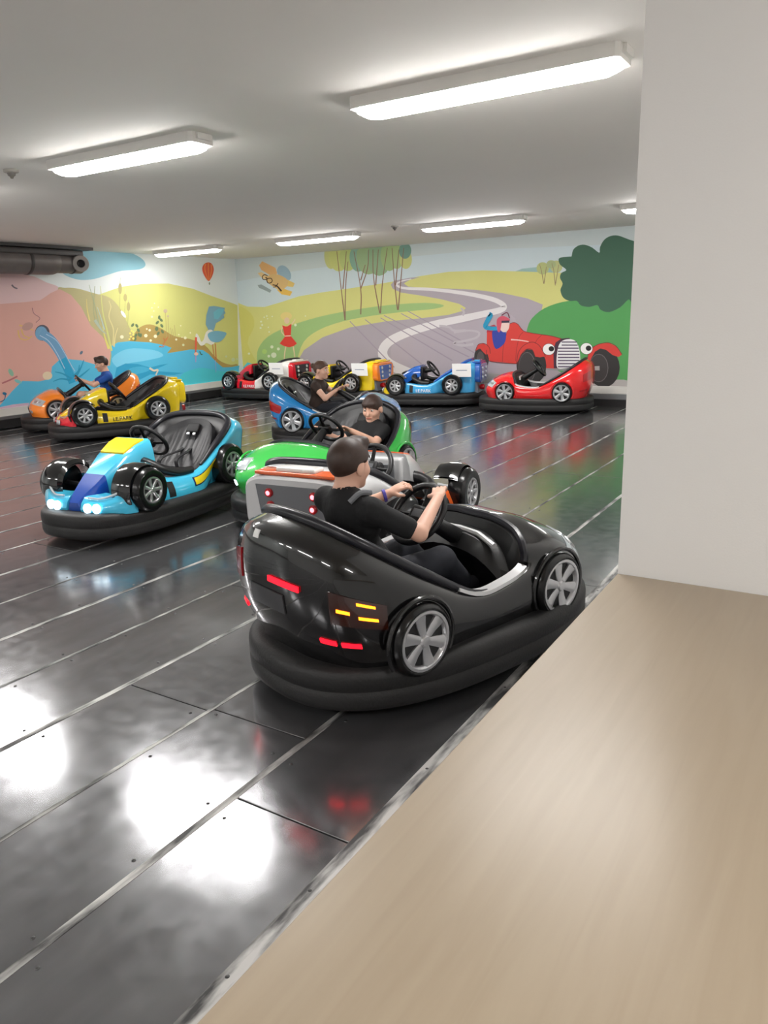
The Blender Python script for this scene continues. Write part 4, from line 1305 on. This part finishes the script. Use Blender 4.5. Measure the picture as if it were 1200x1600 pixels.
pose_black = (-1.66, 2.98, 72)
pose_green = (-3.70, 4.95, -90)
pose_bluec = (-5.52, 7.78, 22)
pose_orange = (-10.06, 7.42, -123)
pose_red = (-4.33, 11.33, -171)
pose_silver = (-2.63, 4.06, 94)
pose_lblue = (-4.82, 4.06, -84)
pose_yellow = (-8.86, 7.03, -118)
pose_rw = (-9.95, 11.45, -176)
pose_yo = (-8.15, 11.5, -175)
pose_blue = (-6.31, 11.52, -166)

coupe('coupe_bumper_car', pose_black, P['black'], 'glossy black coupe bumper car driven past the counter in the foreground', tail='led')
coupe('coupe_bumper_car', pose_green, P['green'], 'bright green coupe bumper car carrying the boy who faces the camera', sill=P['green'], lit=True)
coupe('coupe_bumper_car', pose_bluec, P['blue'], 'blue coupe bumper car carrying the woman with tied hair')
coupe('coupe_bumper_car', pose_orange, P['orange'], 'orange coupe bumper car with the boy in a blue shirt by the mural', sill=P['orange'])
coupe('coupe_bumper_car', pose_red, P['red'], 'empty red coupe bumper car parked under the mural roadster')
kart('kart_bumper_car', pose_lblue, dict(shell=P['lightblue'], sill=P['lightblue'], nose=P['lightblue'], tip=P['navy'], panel=P['yellow'], stripe=P['yellow'], pod=P['lightblue'], box=None, lights=True), 'empty light blue kart with yellow nose panel and lit headlights')
kart('kart_bumper_car', pose_silver, dict(shell=SILVER, sill=P['tangerine'], nose=SILVER, tip=P['tangerine'], panel=P['tangerine'], stripe=None, pod=SILVER, box=SILVER, boxpanel=P['grey'], deck=P['tangerine'], hump=P['white'], lights=False, rearlit=True, dash=SILVER), 'silver and orange kart with lit red tail lights behind the black car')
kart('kart_bumper_car', pose_yellow, dict(shell=P['yellow'], sill=P['yellow'], nose=P['yellow'], tip=P['yellow'], panel=P['yellow'], stripe=None, pod=P['scarlet'], box=P['yellow'], boxpanel=P['scarlet'], deck=P['yellow'], text=INK, lights=False), 'empty yellow kart with black side lettering beside the orange car')
kart('kart_bumper_car', pose_rw, dict(shell=P['white'], sill=P['scarlet'], nose=P['scarlet'], tip=P['scarlet'], panel=P['scarlet'], stripe=None, pod=P['scarlet'], box=P['scarlet'], boxpanel=P['black'], deck=P['white'], text=INKW, lights=False), 'empty red and white kart parked in the far corner')
kart('kart_bumper_car', pose_yo, dict(shell=P['yellow'], sill=P['yellow'], nose=P['yellow'], tip=P['yellow'], panel=P['yellow'], stripe=None, pod=P['yellow'], box=P['orange'], boxpanel=P['deepblue'], deck=P['yellow'], text=INK, lights=False), 'empty yellow kart with orange rear box parked at the back wall')
kart('kart_bumper_car', pose_blue, dict(shell=P['skyblue'], sill=P['skyblue'], nose=P['deepblue'], tip=P['yellow'], panel=P['deepblue'], stripe=None, pod=P['yellow'], box=P['deepblue'], boxpanel=P['navy'], deck=P['deepblue'], text=INKW, trim=P['deepblue'], lights=False), 'empty blue kart parked next to the red car')


# paper notices propped on the three parked karts
def local(pose, p):
    a = math.radians(pose[2])
    return (pose[0] + p[0] * math.cos(a) - p[1] * math.sin(a), pose[1] + p[0] * math.sin(a) + p[1] * math.cos(a), p[2])


for pose, lb in ((pose_rw, 'white paper notice on the side of the red and white kart'), (pose_yo, 'white paper notice on the yellow kart with orange rear box'), (pose_blue, 'white paper notice on the side of the parked blue kart')):
    e = empty('paper_notice', local(pose, (-.66, .43, .50)), math.radians(pose[2]))
    e.rotation_euler = (math.radians(-7), 0, math.radians(pose[2]))
    tag(e, lb, 'paper', 'paper notices on the parked karts')
    obj('sheet', MB().box(-.155, .155, -.001, .001, 0, .215), PAPER, e)
    obj('printed_line', MB().box(-.09, .09, .001, .0016, .10, .112), PAPERINK, e)

# ================================================================ PEOPLE
def smin(a, b, k):
    h = np.clip(0.5 + 0.5 * (b - a) / k, 0, 1)
    return b * (1 - h) + a * h - k * h * (1 - h)


def surface_nets(F, org, h):
    Sg = F < 0
    nx, ny, nz = F.shape
    cn = np.zeros((nx - 1, ny - 1, nz - 1), np.int8)
    for i in (0, 1):
        for j in (0, 1):
            for k in (0, 1):
                cn += Sg[i:nx - 1 + i, j:ny - 1 + j, k:nz - 1 + k]
    act = np.argwhere((cn > 0) & (cn < 8))
    idx = -np.ones(cn.shape, np.int64)
    idx[tuple(act.T)] = np.arange(len(act))
    acc = np.zeros((len(act), 3))
    cnt = np.zeros(len(act))
    cs = [(i, j, k) for i in (0, 1) for j in (0, 1) for k in (0, 1)]
    for a in cs:
        for d in range(3):
            if a[d] == 0:
                b = list(a)
                b[d] = 1
                fa = F[act[:, 0] + a[0], act[:, 1] + a[1], act[:, 2] + a[2]]
                fb = F[act[:, 0] + b[0], act[:, 1] + b[1], act[:, 2] + b[2]]
                m = (fa < 0) != (fb < 0)
                t = np.where(m, fa / (fa - fb + 1e-20), 0)
                p = np.array(a, float)[None] + t[:, None] * (np.array(b) - np.array(a))[None]
                acc += np.where(m[:, None], p, 0)
                cnt += m
    V = (act + acc / cnt[:, None]) * h + org
    faces = []
    for d in range(3):
        e1, e2 = (d + 1) % 3, (d + 2) % 3
        sl0 = [slice(1, -1)] * 3
        sl1 = [slice(1, -1)] * 3
        sl0[d] = slice(0, -1)
        sl1[d] = slice(1, None)
        A, B = Sg[tuple(sl0)], Sg[tuple(sl1)]
        q = np.argwhere(A != B)
        fl = A[tuple(q.T)]
        base = q + 1
        base[:, d] -= 1
        def ci(o1, o2):
            c = base.copy()
            c[:, e1] -= o1
            c[:, e2] -= o2
            return idx[tuple(c.T)]
        quad = np.stack([ci(0, 0), ci(1, 0), ci(1, 1), ci(0, 1)], 1)
        quad[~fl] = quad[~fl][:, ::-1]
        faces.append(quad)
    return V, np.concatenate(faces)


def sdf_mesh(name, prims, h, shift=(0, 0, 0)):
    lo, hi = np.full(3, 1e9), np.full(3, -1e9)
    for p in prims:
        if p['op'] != 'add':
            continue
        if p['t'] == 'cone':
            r = max(p['ra'], p['rb'])
            lo = np.minimum(lo, np.minimum(p['a'], p['b']) - r)
            hi = np.maximum(hi, np.maximum(p['a'], p['b']) + r)
        else:
            r = max(p['r'])
            lo = np.minimum(lo, p['c'] - r)
            hi = np.maximum(hi, p['c'] + r)
    lo -= 4 * h
    hi += 4 * h
    n = np.ceil((hi - lo) / h).astype(int) + 1
    ax = [lo[i] + np.arange(n[i]) * h for i in range(3)]
    F = np.full(n, 0.2, np.float32)
    for p in prims:
        k = p['k']
        if p['t'] == 'plane':
            sl = (slice(None),) * 3
        else:
            if p['t'] == 'cone':
                r = max(p['ra'], p['rb']) + 0.03 + k
                l_, h_ = np.minimum(p['a'], p['b']) - r, np.maximum(p['a'], p['b']) + r
            else:
                r = max(p['r']) + 0.03 + k
                l_, h_ = p['c'] - r, p['c'] + r
            i0 = np.clip(((l_ - lo) / h).astype(int), 0, n)
            i1 = np.clip(((h_ - lo) / h).astype(int) + 2, 0, n)
            sl = tuple(slice(a, b) for a, b in zip(i0, i1))
        X, Y, Z = np.meshgrid(*[ax[i][sl[i]] for i in range(3)], indexing='ij')
        Q = np.stack([X, Y, Z], -1)
        if Q.size == 0:
            continue
        if p['t'] == 'cone':
            ab = p['b'] - p['a']
            t = np.clip(((Q - p['a']) @ ab) / (ab @ ab + 1e-12), 0, 1)
            D = np.linalg.norm(Q - (p['a'] + t[..., None] * ab), axis=-1) - (p['ra'] + (p['rb'] - p['ra']) * t)
        elif p['t'] == 'ell':
            q = (Q - p['c']) @ p['R']
            r = np.array(p['r'])
            k0 = np.linalg.norm(q / r, axis=-1)
            k1 = np.linalg.norm(q / (r * r), axis=-1)
            D = k0 * (k0 - 1) / (k1 + 1e-9)
        else:
            D = (Q - p['c']) @ p['n']
        cur = F[sl]
        if p['op'] == 'add':
            F[sl] = smin(cur, D, k)
        elif p['op'] == 'sub':
            F[sl] = -smin(-cur, D, k)
        else:
            F[sl] = -smin(-cur, -D, k)
    V, Q = surface_nets(F, lo, h)
    V = V - np.asarray(shift)
    me = bpy.data.meshes.new(name)
    me.from_pydata(V.tolist(), [], Q.tolist())
    me.polygons.foreach_set('use_smooth', [True] * len(Q))
    me.update()
    return me


A_ = np.array


def cone(a, b, ra, rb, k=.02, op='add'):
    return dict(t='cone', a=A_(a, float), b=A_(b, float), ra=ra, rb=rb, k=k, op=op)


def elp(c, r, R=np.eye(3), k=.02, op='add'):
    return dict(t='ell', c=A_(c, float), r=r, R=R, k=k, op=op)


def plane(c, n, k=.01, op='int'):
    return dict(t='plane', c=A_(c, float), n=A_(n, float) / np.linalg.norm(n), k=k, op=op)


def unit(v):
    v = A_(v, float)
    return v / np.linalg.norm(v)


def hand_prims(wr, d, nrm, side, sc=1.0, curl=1.0):
    """d: finger direction, nrm: way the palm faces, side: towards the thumb"""
    d = unit(d)
    nrm = unit(A_(nrm) - d * (A_(nrm) @ d))
    side0 = np.cross(d, nrm)
    side = side0 if side0 @ A_(side) > 0 else -side0
    R = np.array([d, side, nrm]).T
    wr = A_(wr, float)
    out = [elp(wr + d * .038 * sc, (.042 * sc, .034 * sc, .015 * sc), R, .012)]
    for i, (off, L) in enumerate(((.027, .062), (.009, .068), (-.009, .064), (-.026, .050))):
        b = wr + d * .068 * sc + side * off * sc * .95
        sp = d + side * off * 3.0
        sp = unit(sp)
        a1, a2, a3 = .35 * curl, 1.1 * curl, 1.8 * curl
        p1 = b + (sp * math.cos(a1) + nrm * math.sin(a1)) * L * .45 * sc
        p2 = p1 + (sp * math.cos(a2) + nrm * math.sin(a2)) * L * .33 * sc
        p3 = p2 + (sp * math.cos(a3) + nrm * math.sin(a3)) * L * .26 * sc
        out += [cone(b - sp * .012, p1, .0085 * sc, .0078 * sc, .004), cone(p1, p2, .0078 * sc, .0072 * sc, .003), cone(p2, p3, .0072 * sc, .0062 * sc, .003)]
    b = wr + d * .022 * sc + side * .026 * sc
    p1 = b + unit(d * .7 + side * .8 + nrm * .35) * .03 * sc
    p2 = p1 + unit(d * .9 + side * .1 + nrm * .6) * .028 * sc
    out += [cone(b - side * .008, p1, .012 * sc, .0095 * sc, .008), cone(p1, p2, .0095 * sc, .0075 * sc, .004)]
    return out


SKIN = mat('skin', (226, 178, 154), rough=.5, noise=.06, nscale=20)
HAIRD = mat('hair_dark_brown', (58, 40, 32), rough=.5, noise=.35, nscale=60)
EYEW = mat('eye_white', (230, 226, 222), rough=.3, noise=.02)
EYEB = mat('eye_brown', (44, 28, 20), rough=.2, noise=.1)
LIPS = mat('lips', (186, 108, 96), rough=.45, noise=.05)


def person(label, pose, J, shirt, pants, base, sleeve=.6, hair='short', hs=1.0, h=.0055, skin=SKIN, bareleg=False):
    base = A_(base, float)
    root = empty('person', local(pose, base), math.radians(pose[2]))
    tag(root, label, 'person', 'people driving the bumper cars')
    hc = A_(J['head'], float)
    yw, pt = math.radians(J.get('yaw', 0)), math.radians(J.get('pitch', 0))
    fw = A_([math.cos(yw) * math.cos(pt), math.sin(yw) * math.cos(pt), math.sin(pt)])
    lf = A_([-math.sin(yw), math.cos(yw), 0])
    up = np.cross(fw, lf)
    R = np.array([fw, lf, up]).T

    def hp(x, y, z):
        return hc + (fw * x + lf * y + up * z) * hs
    E = []
    # head
    E += [elp(hp(-.004, 0, .022), tuple(hs * v for v in (.092, .074, .088)), R, .01), elp(hp(.026, 0, -.045), tuple(hs * v for v in (.062, .054, .058)), R, .03),
          elp(hp(.066, 0, -.085), tuple(hs * v for v in (.022, .026, .018)), R, .025)]
    for s in (1, -1):
        E += [elp(hp(.052, s * .038, -.022), tuple(hs * v for v in (.03, .024, .026)), R, .02), elp(hp(-.006, s * .076, -.008), tuple(hs * v for v in (.021, .009, .032)), R, .006)]
        E += [elp(hp(.094, s * .031, .010), tuple(hs * v for v in (.014, .019, .012)), R, .012, 'sub')]
    E += [cone(hp(.082, 0, .006), hp(.102, 0, -.026), .009 * hs, .0125 * hs, .012), cone(hp(.080, -.018, -.055), hp(.080, .018, -.055), .010 * hs, .010 * hs, .008)]
    nb = A_(J['neck'], float)
    E += [cone(hp(-.015, 0, -.05), nb, .045 * hs, .050 * hs, .02)]
    sl, sr, pv = (A_(J[q], float) for q in ('sl', 'sr', 'pelvis'))
    ch = (sl + sr) / 2 * .75 + pv * .25
    E += [cone(nb, ch, .05, .065, .03), cone(ch, pv, .07, .08, .03)]
    T = []      # shirt
    mid = (sl + sr) / 2
    w_ = unit(sl - sr)
    fwdT = unit(np.cross(w_, unit(mid - pv)))
    Rt = np.array([fwdT, w_, np.cross(fwdT, w_)]).T
    sw = np.linalg.norm(sl - sr) / 2
    T += [elp(ch + unit(mid - pv) * .03, (.092, sw + .005, .13), Rt, .03), elp(pv * .62 + ch * .38, (.098, sw * .86, .13), Rt, .05), elp(pv + A_([0, 0, .03]), (.105, sw * .9, .10), Rt, .05),
          cone(sl, sr, .047, .047, .04), cone(mid + A_([0, 0, .005]), nb, .07, .058, .03), cone(nb + A_([0, 0, -.03]), sl, .045, .04, .03), cone(nb + A_([0, 0, -.03]), sr, .045, .04, .03)]
    for s, S_, el, wr, hd, pn, ts in ((1, sl, J['el'], J['wl'], J['hl'], J.get('pl', (.6, 0, -.8)), (0, -1, 0.3)), (-1, sr, J['er'], J['wr'], J['hr'], J.get('pr', (.6, 0, -.8)), (0, 1, 0.3))):
        el, wr = A_(el, float), A_(wr, float)
        E += [cone(S_, el, .042, .034, .02), cone(el, wr, .034, .0225, .012)]
        E += hand_prims(wr, A_(hd) - wr, pn, ts, .95, J.get('curl', 1.0))
        if sleeve > 0:
            T += [cone(S_, S_ + (el - S_) * sleeve, .05, .051 - .006 * sleeve, .03)]
    Lg, Pt = [], []
    for s, kn, an in ((1, J['kl'], J['al']), (-1, J['kr'], J['ar'])):
        kn, an = A_(kn, float), A_(an, float)
        hip = pv + A_([.03, s * .075, -.01])
        E += [cone(hip, kn, .07, .05, .03), cone(kn, an, .048, .033, .02)]
        Pt += [cone(hip, kn if not bareleg else hip + (kn - hip) * .8, .086, .066, .03)]
        if not bareleg:
            Pt += [cone(kn, an, .062, .048, .02)]
        Lg += [cone(an + A_([-.03, 0, -.02]), an + A_([.10, 0, -.03]), .036, .03, .02)]
    Pt += [elp(pv + A_([0, 0, -.005]), (.11, .155, .085), np.eye(3), .03)]
    body = obj('body', sdf_mesh('body', E, h, base), skin, root)
    body.data.name = 'body'
    T += [elp(hp(-.015, 0, -.09) + (nb - hp(-.015, 0, -.09)) * .35, (.056, .056, .03), np.eye(3), .006, 'sub')]
    obj('shirt', sdf_mesh('shirt', T, h * 1.15, base), shirt, root)
    obj('trousers', sdf_mesh('trousers', Pt, h * 1.5, base), pants, root)
    for q in Lg:
        obj('shoe', sdf_mesh('shoe', [q], h * 1.5, base), mat('shoe_dark', (50, 50, 54), rough=.6, noise=.15), root)
    # hair
    Hh = [elp(hp(-.006, 0, .028), tuple(hs * v for v in (.100, .081, .094)), R, .01)]
    if hair == 'fringe':
        Hh += [cone(hp(.058, -.046, .060), hp(.078, .0, .058), .014 * hs, .013 * hs, .02), cone(hp(.078, .0, .058), hp(.058, .046, .060), .013 * hs, .014 * hs, .02)]
        Hh += [plane(hp(.09, 0, .040), -(up * 1.0 - fw * .66 + lf * .12), .004)]
    elif hair == 'bun':
        Hh += [plane(hp(.085, 0, .058), -(up * 1.0 - fw * .75), .01), elp(hp(-.108, 0, .045), (.04, .036, .036), R, .012)]
    else:
        Hh += [cone(hp(.06, -.03, .10), hp(.06, .03, .10), .022 * hs, .022 * hs, .03), plane(hp(.09, 0, .052), -(up * 1.0 - fw * .62), .008)]
    for s in (1, -1):
        Hh += [elp(hp(.018, s * .082, -.02), tuple(hs * v for v in (.028, .02, .044)), R, .004, 'sub')]
    obj('hair', sdf_mesh('hair', Hh, min(h, .005), base), J.get('haircol', HAIRD), root)
    # face details
    for s in (1, -1):
        c = hp(.0735, s * .031, .010) - base
        ey = obj('eye', MB().lathe([(0.0001, -.0115 * hs)] + [(.0115 * hs * math.cos(a), .0115 * hs * math.sin(a)) for a in np.linspace(-1.4, 1.4, 9)] + [(0.0001, .0115 * hs)], c, fw, 14), EYEW, root)
        c2 = hp(.0735 + .0104, s * .031 + J.get('gaze', 0), .009) - base
        obj('iris', MB().lathe([(.0062 * hs, -.001), (.0062 * hs, .0012), (.004 * hs, .0022), (0.0001, .0026)], c2, fw, 12), EYEB, ey)
        br = [hp(.090, s * .014, .034) - base, hp(.090, s * .030, .039) - base, hp(.078, s * .047, .033) - base]
        obj('eyebrow', MB().tube(catmull(br, 3), .0036 * hs, 6), J.get('haircol', HAIRD), root)
    lp = [hp(.0865, -.021, -.055) - base, hp(.0925, -.008, -.0535) - base, hp(.0925, .008, -.0535) - base, hp(.0865, .021, -.055) - base]
    obj('lips', MB().tube(catmull(lp, 4), .0042 * hs, 6), LIPS, root)
    return root, base


BLACKT = mat('black_tshirt', (22, 22, 24), rough=.85, noise=.15, nscale=25, bump=.3, bscale=25)
BROWNT = mat('dark_brown_top', (58, 44, 38), rough=.85, noise=.25, nscale=30, bump=.3, bscale=25)
BLUET = mat('blue_tshirt', (32, 84, 168), rough=.85, noise=.15, nscale=25, bump=.3, bscale=25)
DENIM = mat('dark_trousers', (34, 36, 44), rough=.85, noise=.15, nscale=30)
BEIGE = mat('beige_shorts', (200, 176, 152), rough=.85, noise=.1, nscale=30)

# driver of the black car, seen from behind
r_, b0 = person('boy in a black t-shirt seen from behind, steering the black car', pose_black,
                dict(head=(-.395, .05, .925), yaw=8, pitch=-4, neck=(-.43, .04, .81), sl=(-.43, .175, .765), sr=(-.43, -.135, .765), pelvis=(-.33, .02, .415),
                     el=(-.24, .27, .655), wl=(-.08, .17, .725), hl=(-.01, .12, .775), er=(-.29, -.27, .665), wr=(-.06, -.145, .755), hr=(0, -.09, .785),
                     pl=(.5, 0, -.8), pr=(.5, .2, -.8), kl=(-.02, .13, .45), kr=(-.02, -.12, .45), al=(.12, .12, .32), ar=(.12, -.11, .32), curl=.8), BLACKT, DENIM, (-.33, 0, .34), sleeve=.75)
obj('wristband', MB().lathe([(.026, -.008), (.030, -.006), (.030, .006), (.026, .008)], A_((-.095, .18, .718)) - b0, unit(A_((-.08, .17, .70)) - A_((-.24, .27, .655))), 18), mat('purple_band', (90, 80, 180), rough=.5, noise=.05), r_, label='purple wristband')
obj('shoulder_stripe', MB().tube(catmull([A_((-.49, -.07, .80)) - b0, A_((-.45, -.09, .835)) - b0, A_((-.40, -.10, .83)) - b0], 4), [.012] * 9, 8), mat('grey_stripe', (120, 122, 126), rough=.8, noise=.1), r_, label='grey stripe on the shoulder')
# driver of the green car
person('boy with dark fringe and black t-shirt facing the camera in the green car', pose_green,
       dict(head=(-.50, .165, .762), yaw=6, pitch=-12, gaze=.001, neck=(-.50, .155, .645), sl=(-.48, .285, .585), sr=(-.50, .03, .59), pelvis=(-.34, .14, .40),
            el=(-.33, .29, .505), wl=(-.165, .165, .62), hl=(-.11, .13, .66), er=(-.33, -.08, .50), wr=(-.17, -.14, .60), hr=(-.10, -.13, .65),
            pl=(.7, -.2, -.6), pr=(.7, 0, -.6), kl=(-.05, .2, .42), kr=(-.05, .0, .42), al=(.10, .18, .30), ar=(.1, 0, .30), curl=.6), BLACKT, DENIM, (-.34, .12, .33), sleeve=.55, hair='fringe', hs=1.02, h=.005)
# driver of the blue car
person('woman with tied hair and brown top driving the blue car', pose_bluec,
       dict(head=(-.22, -.02, .885), yaw=-14, pitch=-5, neck=(-.26, -.01, .765), sl=(-.27, .165, .70), sr=(-.27, -.165, .70), pelvis=(-.29, 0, .41),
            el=(-.13, .25, .565), wl=(-.0, .15, .645), hl=(.05, .11, .69), er=(-.13, -.24, .56), wr=(-.01, -.14, .65), hr=(.04, -.10, .69),
            kl=(-.0, .13, .44), kr=(-.0, -.13, .44), al=(.12, .12, .32), ar=(.12, -.12, .32), curl=.9, haircol=mat('hair_brown', (88, 62, 48), rough=.5, noise=.3, nscale=60)), BROWNT, DENIM, (-.29, 0, .34), sleeve=.25, hair='bun', h=.007)
# driver of the orange car
person('boy in a blue t-shirt and beige shorts driving the orange car', pose_orange,
       dict(head=(-.35, 0, .925), yaw=0, pitch=-14, neck=(-.39, 0, .80), sl=(-.40, .155, .735), sr=(-.40, -.155, .735), pelvis=(-.34, 0, .415),
            el=(-.19, .24, .635), wl=(-.03, .10, .71), hl=(.03, .06, .755), er=(-.2, -.24, .62), wr=(-.06, -.15, .67), hr=(.0, -.12, .71),
            kl=(-.0, .14, .50), kr=(-.0, -.13, .48), al=(.12, .12, .33), ar=(.12, -.12, .33), curl=.9), BLUET, BEIGE, (-.34, 0, .34), sleeve=.6, h=.007, bareleg=True)
